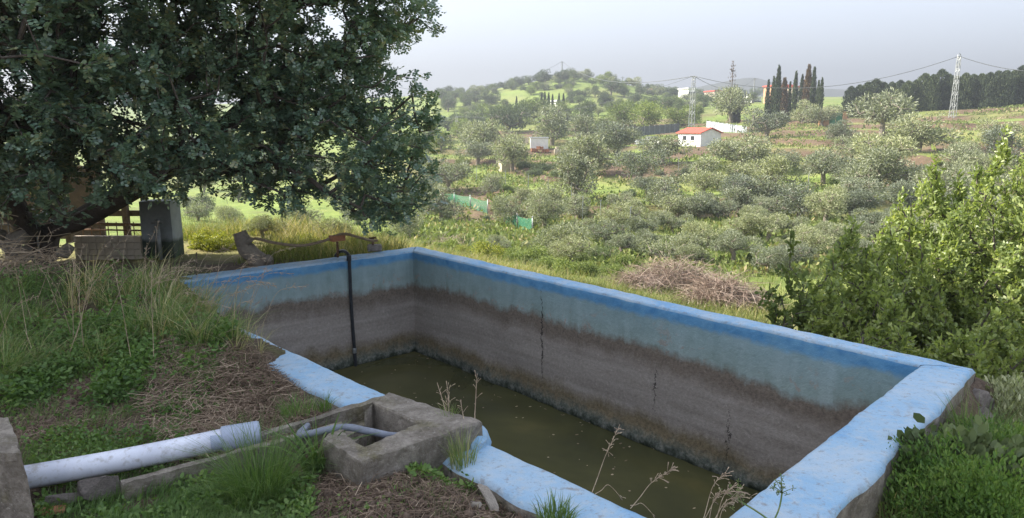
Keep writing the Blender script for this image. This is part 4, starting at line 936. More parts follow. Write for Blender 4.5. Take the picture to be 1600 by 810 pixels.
# dry straw and dug soil
def straw(name, n, poly, z, L, th, lift, vm=.5):
    x, y = region(n, poly, z); P = on_ground(x, y, .0); P[:, 2] += np.abs(rng.normal(size=n)) * lift
    Dd = rand_unit(n); Dd[:, 2] *= .35; L_ = L * rng.uniform(.3, 1.4, n); S = unit(np.cross(Dd, [0, 0, 1.])) * th; U = np.cross(unit(S), unit(Dd)) * th; bend = rand_unit(n) * .18
    a = P - Dd * L_[:, None] / 2; b = P + bend * L_[:, None]; c = P + Dd * L_[:, None] / 2
    V = np.stack([q + s for q in (a, b, c) for s in (S, -S * .5 + U * .8, -S * .5 - U * .8)], 1).reshape(-1, 3); i = np.arange(n)[:, None] * 9
    F = np.concatenate([i + np.array([[r * 3 + k, r * 3 + (k + 1) % 3, r * 3 + 3 + (k + 1) % 3, r * 3 + 3 + k]]) for r in range(2) for k in range(3)], 1).reshape(-1, 4)
    return obj(name, raw_mesh(name, V, F, attr=np.repeat(np.clip(rng.normal(vm, .25, n), 0, 1), 6)), M['straw'], kind='stuff')
straw('dry_straw', 3600, [(190, 560), (300, 540), (420, 600), (470, 660), (330, 690), (240, 640)], .12, .17, .0016, .03, .55)
straw('dry_roots', 4200, [(350, 530), (430, 540), (520, 620), (500, 660), (420, 650), (340, 580)], .18, .14, .0018, .035, .2)
straw('dry_roots', 2600, [(470, 740), (640, 720), (760, 710), (900, 810), (480, 830)], .0, .10, .0017, .015, .25)
straw('dry_straw', 1800, [(0, 600), (160, 560), (200, 640), (20, 660)], .1, .1, .0014, .01, .35)
straw('dry_straw', 260, [(-10, 405), (90, 400), (90, 430), (-10, 435)], .2, .4, .004, .2, .85)
def clods(n, poly, z, s0, s1):
    import bmesh
    b = bmesh.new(); bmesh.ops.create_icosphere(b, subdivisions=1, radius=1); bv_ = np.array([v.co[:] for v in b.verts]); bf = np.array([[v.index for v in f.verts] for f in b.faces]); b.free()
    x, y = region(n, poly, z); P = on_ground(x, y, 0); s = s0 * (s1 / s0) ** (rng.uniform(0, 1, n) ** 2.2)
    V = bv_[None] * (1 + .35 * rng.normal(size=(n, len(bv_), 1))) * s[:, None, None] * rng.uniform(.6, 1.2, (n, 1, 3)) + P[:, None]
    F = (bf[None] + np.arange(n)[:, None, None] * len(bv_)).reshape(-1, 3)
    return obj('soil_clods', raw_mesh('soil_clods', V.reshape(-1, 3), F, smooth=True), M['soilclod'], kind='stuff')
clods(5200, [(470, 740), (640, 720), (760, 700), (900, 815), (480, 835)], 0, .004, .022)
clods(1500, [(-20, 570), (180, 560), (200, 680), (-20, 660)], .1, .004, .025)
clods(3000, [(340, 540), (520, 620), (520, 660), (400, 650)], .15, .004, .022)
area_weeds('low_weeds', 1800, [(300, 560), (420, 560), (470, 640), (350, 680)], .12, .022, hmax=.03)
area_weeds('low_weeds', 500, [(480, 740), (760, 700), (880, 810), (500, 830)], 0, .02, hmax=.02)
clods(2200, [(200, 570), (330, 560), (440, 640), (330, 690)], .1, .004, .02)
clods(260, [(740, 680), (780, 690), (900, 770), (860, 790)], 0.02, .003, .009)

# ------------------------------------------------------------------ tree prototypes for the valley
def olive_proto(seed, n, ls, dense=1.):
    r = np.random.default_rng(seed); nl = r.integers(11, 16); lobes = []
    for k in range(nl):
        th = r.uniform(0, 2 * math.pi); d = r.uniform(.2, 1.6); lobes.append((np.array([d * math.cos(th), d * math.sin(th), r.uniform(1.1, 2.5) - d * .25]), r.uniform(.4, .9)))
    base = np.zeros(3); seeds = [[base, np.array([.05, .02, .5]), np.array([.1, 0, .9])]]
    N, par, w, tips = grow(seeds, np.array([c for c, _ in lobes] + [c + rand_unit(1)[0] * q * .7 for c, q in lobes for _ in range(3)]), .3, .2, .1)
    tr = wood_mesh('trunk', N, par, w, .022, .55, 6, .16); tr.materials.append(M['oldbark'])
    P, Dd, vv = [], [], []
    for c, q in lobes:
        m = int(n * q ** 2 / sum(b ** 2 for _, b in lobes)); u = rand_unit(m); rr = q * rng.uniform(.35, 1.08, m) ** .6
        rr *= 1 + .3 * fbm(u[:, 0] * 2.6 + c[0] * 5, u[:, 1] * 2.6, u[:, 2] * 2.6, 3, seed)
        u2 = u * rr[:, None]; u2[:, 2] *= .85; P.append(c + u2); Dd.append(u + rand_unit(m) * .8 + np.array([0, 0, .25])); vv.append(rng.uniform(0, 1, m))
    P = np.concatenate(P); Dd = np.concatenate(Dd); vv = np.concatenate(vv); keep = P[:, 2] > .55; P, Dd, vv = P[keep], Dd[keep], vv[keep]
    V, F = quad_leaf_geo(P, Dd, ls * rng.uniform(.6, 1.4, len(P)), ls * .34)
    return tr, raw_mesh('crown', V, F, attr=vv)
def mat_copy(me, mat): c = me.copy(); c.materials.clear(); c.materials.append(mat); return c
OLN = [olive_proto(200 + k, 9000, .13) for k in range(4)]
OLM = [olive_proto(220 + k, 4200, .19) for k in range(5)]
for tr, cr in OLN + OLM: cr.materials.append(M['olive'])
DKT = [(tr, mat_copy(cr, M['darktree'])) for tr, cr in OLM]
GRT = [(tr, mat_copy(cr, M['greentree'])) for tr, cr in OLM]
def put_tree(kind, px, py, wpx, label, cat='tree', group=None, name='olive_tree', squash=1., Y=None, sink=.0):
    p = hit(px, py) if Y is None else np.array([aty(px, py, Y)[0], Y, gz(aty(px, py, Y)[0], Y)])
    s = wpx * p[1] / FPX / 3.5
    protos = {'olive': OLN if p[1] < 42 else OLM, 'dark': DKT, 'green': GRT}[kind]
    tr, cr = protos[int(rng.integers(len(protos)))]
    o = thing(name, label, cat, (p[0], p[1], p[2] - .05 - sink * s), group, rng.uniform(0, 6.28), (s, s, s * squash))
    obj('trunk', tr, None, o); obj('crown', cr, None, o); return o
OLIVES = [(1150, 268, 72), (1036, 256, 60), (1000, 285, 62), (966, 243, 62), (1102, 297, 60), (1165, 294, 58), (1207, 297, 62), (1286, 288, 64),
 (1380, 267, 76), (1366, 300, 84), (1500, 280, 60), (746, 258, 52), (923, 276, 76), (1040, 331, 66), (1099, 306, 46), (1154, 338, 60), (1199, 324, 56), (1247, 341, 66), (1092, 346, 48),
 (1106, 389, 58), (1199, 380, 64), (1144, 414, 68), (1200, 428, 58), (1265, 402, 66), (1290, 352, 62), (1330, 345, 60), (1300, 388, 60), (1345, 318, 60), (1420, 300, 60), (1470, 310, 66), (1540, 300, 70), (1560, 260, 60), (1420, 340, 70), (1490, 350, 70), (1400, 385, 70),
 (1254, 194, 40), (1284, 197, 42), (974, 371, 58), (1085, 416, 44), (1160, 375, 50), (1120, 345, 46), (1225, 270, 44), (1330, 255, 46), (1185, 268, 44), (1075, 285, 40), (1010, 305, 40),
 (862, 228, 66), (913, 231, 50), (759, 243, 62), (962, 244, 50), (735, 232, 50), (1050, 365, 50), (1240, 372, 50), (700, 300, 60), (690, 345, 60), (1315, 225, 40), (1560, 225, 50), (1350, 370, 56)]
GR_O = 'olive trees on the terraced slope'
LANDM = [(1098, 225, 'white shed'), (1140, 205, 'pale sheet fence'), (843, 232, 'white container'), (790, 262, 'small pale hut'), (735, 322, 'long green netting'), (815, 358, 'lower piece of green netting'), (1060, 445, 'tangled bramble pile'), (1305, 190, 'green gate'), (1488, 175, 'ladder-like pole'), (1238, 420, 'dark sapling'), (1460, 330, 'pointed mastic bush'), (1335, 380, 'rounded mastic bush'), (1570, 280, 'tallest mastic bush'), (897, 300, 'single-trunk wide olive'), (875, 385, 'big rounded olive shrub'), (1043, 395, 'rounded olive shrub'), (1242, 170, 'cypress clump'), (1434, 230, 'broad low olive'), (1020, 215, 'lean-tos'), (1197, 210, 'leaning olive'), (1010, 330, 'middle terraces'), (1180, 320, 'middle terrace banks')]
def olive_label(px, py, wp, sq):
    k = min(LANDM, key=lambda q: (px - q[0]) ** 2 + (1.6 * (py - q[1])) ** 2); size = 'small' if wp < 48 else ('large' if wp > 63 else 'mid-sized'); form = 'low spreading' if sq < .83 else ('rounded' if sq < .92 else 'upright')
    rel = 'up the slope from' if py < k[1] - 12 else ('down the slope from' if py > k[1] + 12 else 'level with'); lb = f'{size} {form} olive tree {rel} the {k[2]}'
    return lb, lb.replace('olive tree', 'olive trees')
taken = [(a_, b_) for a_, b_, _ in OLIVES] + [(1197, 219), (1377, 215), (1434, 238), (801, 268), (897, 316), (804, 355), (875, 396), (1043, 408), (735, 320), (815, 350), (1098, 240), (1098, 258), (1075, 245), (1120, 240), (1098, 215), (843, 235), (843, 255), (735, 345), (820, 375), (790, 285), (715, 340)]
for k in range(4000):
    if len(OLIVES) > 98: break
    px, py = rng.uniform(690, 1580), rng.uniform(240, 425)
    if py < 300 and rng.uniform() < .5: continue
    if all(((px - a_) / 30) ** 2 + ((py - b_) / 16) ** 2 > 1 for a_, b_ in taken): OLIVES.append((px, py, rng.uniform(28, 62))); taken.append((px, py))
for px, py, wp in OLIVES: sq_ = rng.uniform(.75, 1.); lb_, gr_ = olive_label(px, py, wp, sq_); put_tree('olive', px, py, wp * 1.2, lb_, 'olive tree', gr_, squash=sq_)
put_tree('olive', 1197, 219, 62, 'olive tree with dark leaning trunk at the end of the pale sheet fence', 'olive tree')
put_tree('olive', 1377, 215, 92, 'large round olive tree beside the green gate below the cypress hedge', 'olive tree')
put_tree('olive', 1434, 238, 96, 'broad low olive tree on the terrace below the lattice pole', 'olive tree', squash=.8)
put_tree('olive', 801, 268, 70, 'spreading olive tree sheltering the small pale hut', 'olive tree')
put_tree('olive', 897, 316, 90, 'wide olive tree with a single trunk on the grassy terrace', 'olive tree')
put_tree('olive', 804, 355, 66, 'open olive tree with forked dark trunk in front of green netting', 'olive tree')
put_tree('olive', 875, 396, 104, 'big rounded olive shrub beyond the far tank wall', 'olive tree', squash=.9, sink=.5)
put_tree('olive', 1043, 408, 100, 'rounded olive shrub behind the dry brush pile', 'olive tree', squash=.8, sink=.5)
put_tree('olive', 1142, 193, 72, 'yellowish olive tree behind the pale sheet fence', 'olive tree')
put_tree('dark', 939, 408, 46, 'small dark shrub beside the big rounded olive shrub', 'shrub', name='shrub', sink=.6)
# valley floor at the left, seen under the carob
for px, py, wp in ((410, 372, 60), (470, 352, 60), (520, 378, 56), (360, 352, 50), (560, 350, 60), (610, 345, 60), (640, 372, 60), (540, 330, 50), (660, 320, 60), (310, 345, 44)):
    put_tree('olive', px, py, wp, 'olive tree on the valley floor seen beneath the carob branches', 'olive tree', 'olive trees seen under the carob', sink=.3)
for k in range(34):
    px, py = rng.uniform(270, 690), rng.uniform(228, 335); put_tree(('olive', 'green', 'dark', 'olive')[k % 4], px, py, rng.uniform(26, 46), ('grey olive tree in the valley fields glimpsed through the carob', 'green tree in the valley fields glimpsed through the carob', 'dark tree in the valley fields glimpsed through the carob', 'grey olive tree in the valley fields glimpsed through the carob')[k % 4], 'tree', ('grey trees in the valley fields', 'green trees in the valley fields', 'dark trees in the valley fields', 'grey trees in the valley fields')[k % 4], 'field_tree', sink=.2)
# greener trees, far hill
GR_H = 'round dark trees on the far hill'
for px, py, wp in ((852, 130, 26), (878, 128, 22), (897, 128, 20), (841, 130, 18), (826, 133, 18), (930, 152, 20), (955, 150, 30), (975, 152, 22), (925, 134, 14), (1000, 150, 22), (765, 168, 28), (728, 165, 26), (712, 158, 20), (850, 142, 16), (945, 165, 24), (990, 165, 24), (1042, 175, 30), (1060, 178, 26), (1020, 170, 24), (985, 172, 22), (905, 165, 20), (790, 175, 22), (700, 175, 30), (1100, 168, 26), (1120, 170, 24), (1050, 158, 22), (1150, 160, 20), (1175, 162, 20), (1090, 155, 18), (690, 160, 26), (960, 178, 26)):
    put_tree('dark', px, py, wp, 'round dark tree on the far hill slope', 'tree', GR_H, 'round_tree')
GR_M = 'bushy green trees below the far hill'
for k_, px, py, wp in (('dark', 795, 205, 62), ('dark', 745, 205, 50), ('green', 832, 192, 56), ('dark', 915, 192, 46), ('green', 770, 195, 44), ('green', 975, 200, 56), ('green', 1012, 202, 60), ('green', 1060, 198, 44), ('green', 940, 205, 36), ('green', 720, 215, 44), ('dark', 700, 205, 40), ('green', 880, 182, 36), ('dark', 870, 190, 30), ('green', 1085, 192, 36), ('dark', 680, 225, 50), ('green', 650, 240, 50), ('dark', 610, 250, 50), ('green', 560, 262, 50), ('dark', 500, 270, 46), ('dark', 450, 275, 46), ('green', 400, 278, 44)):
    put_tree(k_, px, py, wp, 'bushy green tree in the belt below the far hill', 'tree', GR_M, 'bushy_tree', sink=.4)
# skyline scrub behind the ridge, continuing
for k in range(46):
    px = 690 + k * 11 + rng.uniform(-4, 4); Y = rng.uniform(330, 430)
    put_tree('dark', px, 150, rng.uniform(12, 22), 'small dark tree on the skyline behind the hill', 'tree', 'skyline trees', 'skyline_tree', Y=Y, sink=.5)

for k in range(170):
    px = rng.uniform(690, 1100); Y = rng.uniform(170, 300)
    put_tree(('dark', 'green', 'olive')[k % 3], px, 150, rng.uniform(9, 22), ('low dark scrub tree on the flank of the far hill', 'low green scrub tree on the flank of the far hill', 'low grey scrub tree on the flank of the far hill')[k % 3], 'tree', ('dark scrub trees on the far hill', 'green scrub trees on the far hill', 'grey scrub trees on the far hill')[k % 3], 'scrub_tree', Y=Y, sink=.5)
# cypresses
def cypress_proto(seed, n, ls, wid=.16):
    r = np.random.default_rng(seed); u = rng.uniform(0.03, 1, n); prof = wid * (np.minimum(1, (1 - u) * (2.2 if wid < .2 else 5)) ** .7) * (.75 + .25 * np.minimum(1, u * 6)); th = rng.uniform(0, 2 * math.pi, n)
    lump = 1 + .45 * fbm(np.cos(th) * 2 + seed, np.sin(th) * 2, u * 9, 3, seed); rr = prof * lump * rng.uniform(.45, 1.05, n)
    P = np.stack([rr * np.cos(th), rr * np.sin(th), u], 1); Dd = np.stack([np.cos(th) * .5, np.sin(th) * .5, np.ones(n) * 1.2], 1) + rand_unit(n) * .5
    V, F = quad_leaf_geo(P, Dd, ls * rng.uniform(.6, 1.5, n), ls * .4); cr = raw_mesh('crown', V, F, attr=rng.uniform(0, 1, n))
    mb = MB(); mb.tube([[0, 0, -.03], [0, 0, .5], [0, 0, .97]], [.022, .012, .003], 6); tr = mb.mesh('trunk', True); tr.materials.append(M['bark']); return tr, cr
CYP = [cypress_proto(300 + k, 2600, .05, .085) for k in range(3)]; CYW = [cypress_proto(310 + k, 4200, .055, .23) for k in range(4)]
CYD = [(t_, mat_copy(c_, M['drycypress'])) for t_, c_ in CYP]; CYS = [cypress_proto(320, 230, .04, .085)]
for _, c_ in CYP + CYW: c_.materials.append(M['cypress'])
CYS[0][1].materials.append(M['drycypress'])
def put_cyp(protos, px, ptop, Y, pbase, label, group=None, name='cypress', wscale=1.):
    x = aty(px, pbase, Y)[0]; zb = gz(x, Y) - .2; h = aty(px, ptop, Y)[2] - zb
    tr, cr = protos[int(rng.integers(len(protos)))]
    o = thing(name, label, 'cypress', (x, Y, zb), group, rng.uniform(0, 6.28), (h * wscale, h * wscale, h)); obj('trunk', tr, None, o); obj('crown', cr, None, o)
for px, pt, pr in ((1198, 127, CYP), (1206, 122, CYP), (1213, 106, CYP), (1240, 114, CYP), (1232, 130, CYP), (1250, 119, CYP), (1268, 108, CYP), (1281, 124, CYP), (1276, 128, CYP)):
    put_cyp(pr, px, pt, 135 + rng.uniform(-6, 6), 175, 'tall dark cypress in the clump in front of the orange house', 'dark cypresses in front of the orange house', wscale=.6)
put_cyp(CYD, 1223, 124, 134, 175, 'brown dying cypress in the clump in front of the orange house')
put_cyp(CYD, 1259, 104, 137, 175, 'tallest thin brownish cypress in front of the orange house', wscale=.8)
put_cyp(CYS, 1142, 98, 150, 165, 'bare tall dead conifer on the skyline', wscale=.9)
for px, pt in ((1146, 140), (1153, 141)): put_cyp(CYP, px, pt, 148, 165, 'small dark cypress at the foot of the dead conifer', 'small cypresses by the dead conifer')
for px, pt in ((846, 147), (851, 145), (857, 146), (863, 148), (807, 152), (873, 147), (880, 147)): put_cyp(CYP, px, pt, 200, 190, 'slim cypress among the trees below the far hill', 'slim cypresses below the far hill', wscale=.8)
for k, px in enumerate(np.arange(1326, 1680, 12.5)):
    pt = np.interp(px, [1326, 1350, 1400, 1440, 1460, 1490, 1540, 1600, 1700], [140, 130, 127, 121, 114, 118, 112, 107, 100]) + rng.uniform(-4, 4)
    put_cyp(CYW, px, pt, np.interp(px, [1326, 1700], [135, 122]) + rng.uniform(-1, 1), 190, 'cypress in the tall dark hedge along the top of the slope', 'cypresses of the hedge', 'hedge_cypress', .92)

# ------------------------------------------------------------------ valley shrubs, brush piles, meadow
def shrub_proto(seed, n, ls):
    r = np.random.default_rng(seed); P = []
    for k in range(9):
        th = r.uniform(0, 6.28); d = r.uniform(0, .8); c = np.array([d * math.cos(th), d * math.sin(th), r.uniform(.1, .6)]); q = r.uniform(.3, .55); u = rand_unit(n // 9) * (q * rng.uniform(.4, 1.1, n // 9))[:, None]; P.append(c + u)
    P = np.concatenate(P); P = P[P[:, 2] > -.1]; m = len(P); V, F = quad_leaf_geo(P, rand_unit(m) + [0, 0, .6], ls * rng.uniform(.6, 1.4, m), ls * .5)
    return raw_mesh('shrub', V, F, attr=rng.uniform(0, 1, m))
SH = [shrub_proto(400 + k, 5400, .1) for k in range(3)]
SHM = {k: [mat_copy(s_, M[k]) for s_ in SH] for k in ('yellowbush', 'greentree', 'olive', 'darktree')}
def put_shrub(mat, px, py, wpx, label, group, hz_=.9, y0=11.):
    p = hit(px, py, y0); s = wpx * p[1] / FPX / 2.2; o = obj('shrub', SHM[mat][int(rng.integers(3))]); o.location = (p[0], p[1], p[2] - .05 * s); o.scale = (s, s, s * hz_); o.rotation_euler = (0, 0, rng.uniform(0, 6.28)); tag(o, label, 'shrub', group)
for px, py, wp in ((757, 405, 70), (725, 398, 40), (330, 400, 70), (370, 388, 50), (480, 395, 60), (520, 385, 50), (320, 375, 44), (565, 392, 50), (455, 388, 40)):
    put_shrub('yellowbush', px, py, wp, 'bright yellow-green shrub in the rough just beyond the tank', 'yellow-green shrubs beyond the tank')
for px, py, wp in ((830, 412, 70), (880, 428, 60), (920, 430, 60), (800, 408, 50), (960, 430, 44), (910, 412, 50), (850, 420, 50), (600, 382, 60), (700, 392, 50), (1180, 470, 50), (1210, 480, 60), (970, 415, 50)):
    put_shrub('greentree', px, py, wp, 'low green shrub in the rough just beyond the tank', 'low green shrubs beyond the tank')
for k in range(70):
    px, py = rng.uniform(640, 1560), rng.uniform(250, 420); put_shrub(('olive', 'greentree', 'olive', 'darktree')[k % 4], px, py, rng.uniform(14, 34), ('small grey scrub bush between the olive trees', 'small green scrub bush between the olive trees', 'small grey scrub bush between the olive trees', 'small dark scrub bush between the olive trees')[k % 4], ('grey scrub between the olives', 'green scrub between the olives', 'grey scrub between the olives', 'dark scrub between the olives')[k % 4])
for px, py, wp in ((820, 262, 40), (850, 268, 44), (835, 275, 36), (870, 275, 36)):
    put_shrub('darktree', px, py, wp, 'dark leafy shrub on the bank below the white container', 'dark shrubs below the white container', .7)
def brush(px, py, w, hgt, n, label):
    p = hit(px, py); s = w * p[1] / FPX / 2; th = rng.uniform(0, 6.28, n); rr = np.sqrt(rng.uniform(0, 1, n)); x = rr * np.cos(th) * s; y = rr * np.sin(th) * s * .6; z = hgt * (1 - rr ** 2) * rng.uniform(.1, 1, n)
    mb = MB()
    for k in range(n):
        a = np.array([x[k], y[k], z[k]]); d = rand_unit(1)[0]; d[2] = abs(d[2]) * .5 - .1; L = rng.uniform(.3, 1.); c = a + d * L * .5 + [0, 0, rng.uniform(0, .2)]; e = a + d * L + rng.normal(size=3) * .1
        mb.tube(smooth_path([a, c, e], 5), np.linspace(.0055, .0022, 5) * rng.uniform(.6, 1.5), 3, cap=False)
    me = mb.mesh('brush_pile'); me.attributes.new('v', 'FLOAT', 'FACE').data.foreach_set('value', np.repeat(np.clip(rng.normal(.5, .25, n), 0, 1), 12).astype(np.float32)[:len(me.polygons)])
    o = obj('brush_pile', me, M['brush']); o.location = p - np.array([0, 0, .05]); tag(o, label, 'brush pile')
brush(1050, 455, 165, .95, 2600, 'large tangled pile of dry bramble beyond the far tank wall')
brush(1130, 480, 120, .8, 1900, 'reddish dry bramble heap next to the large tangled pile')
brush(990, 450, 70, .4, 450, 'low strip of dead twigs left of the large bramble pile')
brush(700, 388, 60, .5, 260, 'grey dead twigs behind the tank corner under the carob')
# meadow blades beyond the tank
def meadow(n, poly, h, vm, vs, w=.012):
    q = np.array(poly, float); px = rng.uniform(q[:, 0].min(), q[:, 0].max(), n); py = rng.uniform(q[:, 1].min(), q[:, 1].max(), n)
    Y = np.exp(rng.uniform(math.log(q[0, 2]), math.log(q[1, 2]), n)); x = (px - 800) / FPX * Y * .983
    a, b = ab(x, Y); keep = ((b < -.5) | (a < -.6)) & ~((x < -3.9) & (Y < 12.2)); x, Y = x[keep], Y[keep]; n = len(x)
    return blades_obj('meadow_grass', on_ground(x, Y), h * rng.uniform(.4, 1.3, n) * (Y / 14) ** .3, w * (Y / 14) ** .8 * rng.uniform(.6, 1.3, n), rng.uniform(0, 6.28, n), rng.uniform(.2, 1., n), vm + vs * rng.normal(size=n) + .3 * fbm(x / 2, Y / 2, 0, 2, 88), 'meadow', .4, 3, kind='stuff')
meadow(26000, [(200, 0, 9.5), (1250, 1, 17)], .32, .5, .25)
meadow(26000, [(250, 0, 16), (1400, 1, 45)], .3, .4, .25)
meadow(9000, [(200, 0, 10), (640, 1, 15)], .4, .75, .2)

def ground_cover(n):
    px = rng.uniform(640, 1620, n); Y = np.exp(rng.uniform(math.log(24), math.log(150), n)); x = (px - 800) / FPX * Y * .983; k = fbm(x / 6, Y / 6, 0, 3, 141); kp = k + rng.normal(size=n) * .25 > 0; x, Y = x[kp], Y[kp]; n = len(x)
    P = np.repeat(on_ground(x, Y, .0), 6, 0); s_ = np.repeat((.12 + .22 * rng.uniform(0, 1, n) ** 2) * (Y / 40) ** .35, 6); P = P + rng.normal(size=P.shape) * s_[:, None] * np.array([.8, .8, .25]); P[:, 2] += s_ * .2
    V, F = quad_leaf_geo(P, rand_unit(len(P)) + [0, 0, .8], s_ * 1.1, s_ * .5)
    obj('slope_weeds', raw_mesh('slope_weeds', V, F, attr=np.clip(np.repeat(rng.normal(.45, .28, n), 6) + rng.normal(size=6 * n) * .08, 0, 1)), M['scrub'], kind='stuff')
ground_cover(24000)
# ------------------------------------------------------------------ buildings, poles, fences on the slope
def dist(px, py): return hit(px, py)
hs = dist(1098, 229); u_ = hs[1] / FPX
shed = thing('white_shed', 'small white shed with red tiled roof below the lattice pylon', 'shed', tuple(hs), rz=0)
th_ = rad(28); gx = np.array([math.cos(th_), math.sin(th_), 0]); lx = np.array([-math.sin(th_), math.cos(th_), 0])
GW, GL, EH, RH = 37 * u_ / math.cos(th_), 24 * u_ / math.sin(th_), 20 * u_, 27 * u_
corner = np.array([aty(1094, 229, hs[1])[0] - hs[0], 0, -.3])      # near corner: gable runs right along gx, long side runs back-left along lx
def SP(a, b, z): return corner + gx * a + lx * b + np.array([0, 0, z + .3])
body = MB(); Vb = [SP(0, 0, -.5), SP(GW, 0, -.5), SP(GW, GL, -.5), SP(0, GL, -.5), SP(0, 0, EH), SP(GW, 0, EH), SP(GW, GL, EH), SP(0, GL, EH), SP(GW / 2, 0, RH), SP(GW / 2, GL, RH)]
body.add(Vb, [np.array([[0, 4, 7, 3], [1, 2, 6, 5]]), np.array([[0, 1, 5, 8, 4], [2, 3, 7, 9, 6]])]); body.build('wall', M['whitewall'], shed)
for sgn, e in ((0, 0), (1, GW)):
    rf = MB(); o_ = .25; dzr = (RH - EH) / (GW / 2) * o_
    ea_ = -o_ if sgn == 0 else GW + o_
    top_ = [SP(ea_, -o_, EH - dzr + .05), SP(GW / 2, -o_, RH + .05), SP(GW / 2, GL + o_, RH + .05), SP(ea_, GL + o_, EH - dzr + .05)]
    Vr = top_ + [q + [0, 0, .1] for q in top_]; rf.add(Vr, np.array([[0, 1, 2, 3], [4, 5, 6, 7], [0, 1, 5, 4], [1, 2, 6, 5], [2, 3, 7, 6], [3, 0, 4, 7]])); rf.build('roof', M['redroof'], shed)
for b0 in (GL * .35, GL * .7):
    wn = MB(); wn.add([SP(-.03, b0 - .35, EH * .45), SP(-.03, b0 + .35, EH * .45), SP(-.03, b0 + .35, EH * .78), SP(-.03, b0 - .35, EH * .78), SP(.1, b0 - .35, EH * .45), SP(.1, b0 + .35, EH * .45), SP(.1, b0 + .35, EH * .78), SP(.1, b0 - .35, EH * .78)], np.array([[0, 1, 2, 3], [0, 1, 5, 4], [1, 2, 6, 5], [2, 3, 7, 6], [3, 0, 4, 7]])); wo_ = wn.build('window', M['glass'], shed); fr_ = MB(); fr_.bar(SP(-.06, b0 - .42, EH * .43), SP(-.06, b0 + .42, EH * .43), .1, .08); fr_.build('sill', M['whitewall'], wo_)
def panel_fence(name, label, x0, y0t, x1, y1t, Ya, Yb, hpx, n, mat, cat='fence', posts=True):
    pa = aty(x0, y0t, Ya); pb = aty(x1, y1t, Yb); f = thing(name, label, cat, tuple(pa)); d = (pb - pa) / n; hh = hpx * Ya / FPX; rzp = math.atan2(d[1], d[0])
    L = np.linalg.norm(d[:2])
    for k in range(n):
        c = d * (k + .5); p = MB(); p.box((c[0], c[1], c[2] - hh / 2), (L - .03, .05, hh), rzp); p.build('panel', M[mat], f)
        if posts: q = MB(); e = d * k; q.box((e[0], e[1], e[2] - hh / 2), (.09, .09, hh + .15), rzp); q.build('post', M['steel'], f)
    return f
Yf = dist(1135, 216)[1] + 4
panel_fence('sheet_fence', 'pale corrugated sheet fence behind the white shed', 1104, 189, 1167, 198, Yf + 8, Yf, 24, 9, 'sheet')
panel_fence('dark_fence', 'dark green-grey mesh fence left of the lattice pylon', 990, 199, 1062, 193, Yf + 2, Yf + 10, 14, 9, 'darksheet')
for k, (px, py, w_, h_, mt) in enumerate(((1002, 220, 14, 6, 'sheet'), (1018, 219, 12, 9, 'darksheet'), (1030, 221, 9, 5, 'whitewall'))):
    p = dist(px, py + 6); s = p[1] / FPX; j = MB(); j.box((0, 0, h_ * s / 2), (w_ * s, 2, h_ * s), .2); j.box((.1, 0, h_ * s + .1), (w_ * s * 1.1, 2.2, .1), .2)
    o = j.build('lean_to', M[mt]); o.location = p; tag(o, ('low pale sheet lean-to among olives left of the shed', 'dark lean-to between the pale sheets left of the shed', 'small white lean-to closest to the white shed')[k], 'lean-to')
p = dist(843, 238); s = p[1] / FPX
ctn = thing('white_container', 'white box container on the terrace above orange clutter', 'container', (p[0], p[1] + 2, p[2])); j = MB(); j.box((0, 0, 12 * s), (28 * s, 2.4, 17 * s)); j.build('body', M['whitewall'], ctn, bevel=.04); j = MB(); j.box((0, 0, 21 * s), (29.5 * s, 2.6, .12)); j.build('roof', M['sheet'], ctn)
for k in range(6):
    o = obj('orange_crate', None if False else (lambda m_: (m_.box((0, 0, .2), (.55, .4, .4)), m_.box((0, 0, .42), (.6, .45, .05)))[0] and m_.mesh('orange_crate'))(MB()), M['terracotta']); o.location = (p[0] - 1 + .42 * k, p[1] - .3 + rng.uniform(-.2, .2), gz(p[0] - 1 + .42 * k, p[1] - .3) + (.42 if k in (2, 3) else 0)); o.rotation_euler = (0, 0, rng.uniform(-.4, .4)); tag(o, 'orange crate piled below the white container', 'crate', 'orange crates below the container')
p = dist(879, 242); s = p[1] / FPX; j = MB(); j.box((0, 0, 3 * s), (26 * s, .4, 9 * s), .1); j.box((-8 * s, 0, 6 * s), (5 * s, .45, 10 * s), .1); o = j.build('low_wall', M['cream']); o.location = p; tag(o, 'low cream wall with a stub pillar right of the container', 'wall')
p = dist(790, 268); s = p[1] / FPX; ht = thing('small_hut', 'small pale concrete hut under the spreading olive tree', 'hut', tuple(p)); j = MB(); j.box((0, 0, 7 * s), (18 * s, 1.4, 15 * s), .3); j.build('wall', M['cream'], ht); j = MB(); j.box((0, 0, 15 * s), (20 * s, 1.6, .12), .3, ); j.build('roof', M['stone'], ht)
panel_fence('brick_wall', 'grey wall with red flowers along its top left of the container', 786, 216, 826, 215, p[1] + 26, p[1] + 24, 9, 5, 'stone', 'wall', False)
p = dist(1305, 196); s = p[1] / FPX; gt = thing('green_gate', 'green metal gate between two pinkish pillars at the slope top', 'gate', tuple(p))
for dx in (-5.2, 5.2): j = MB(); j.box((dx * s, 0, 9 * s), (9.6 * s, .08, 19 * s)); j.build('gate_leaf', M['greengate'], gt)
for dx, w_ in ((-18, 15), (13.5, 6)): j = MB(); j.box((dx * s, 0, 9 * s), (w_ * s, .5, 20 * s)); j.box((dx * s, 0, 19.5 * s), ((w_ + 2) * s, .6, 1.2 * s)); j.build('gate_pillar', M['orange'], gt)
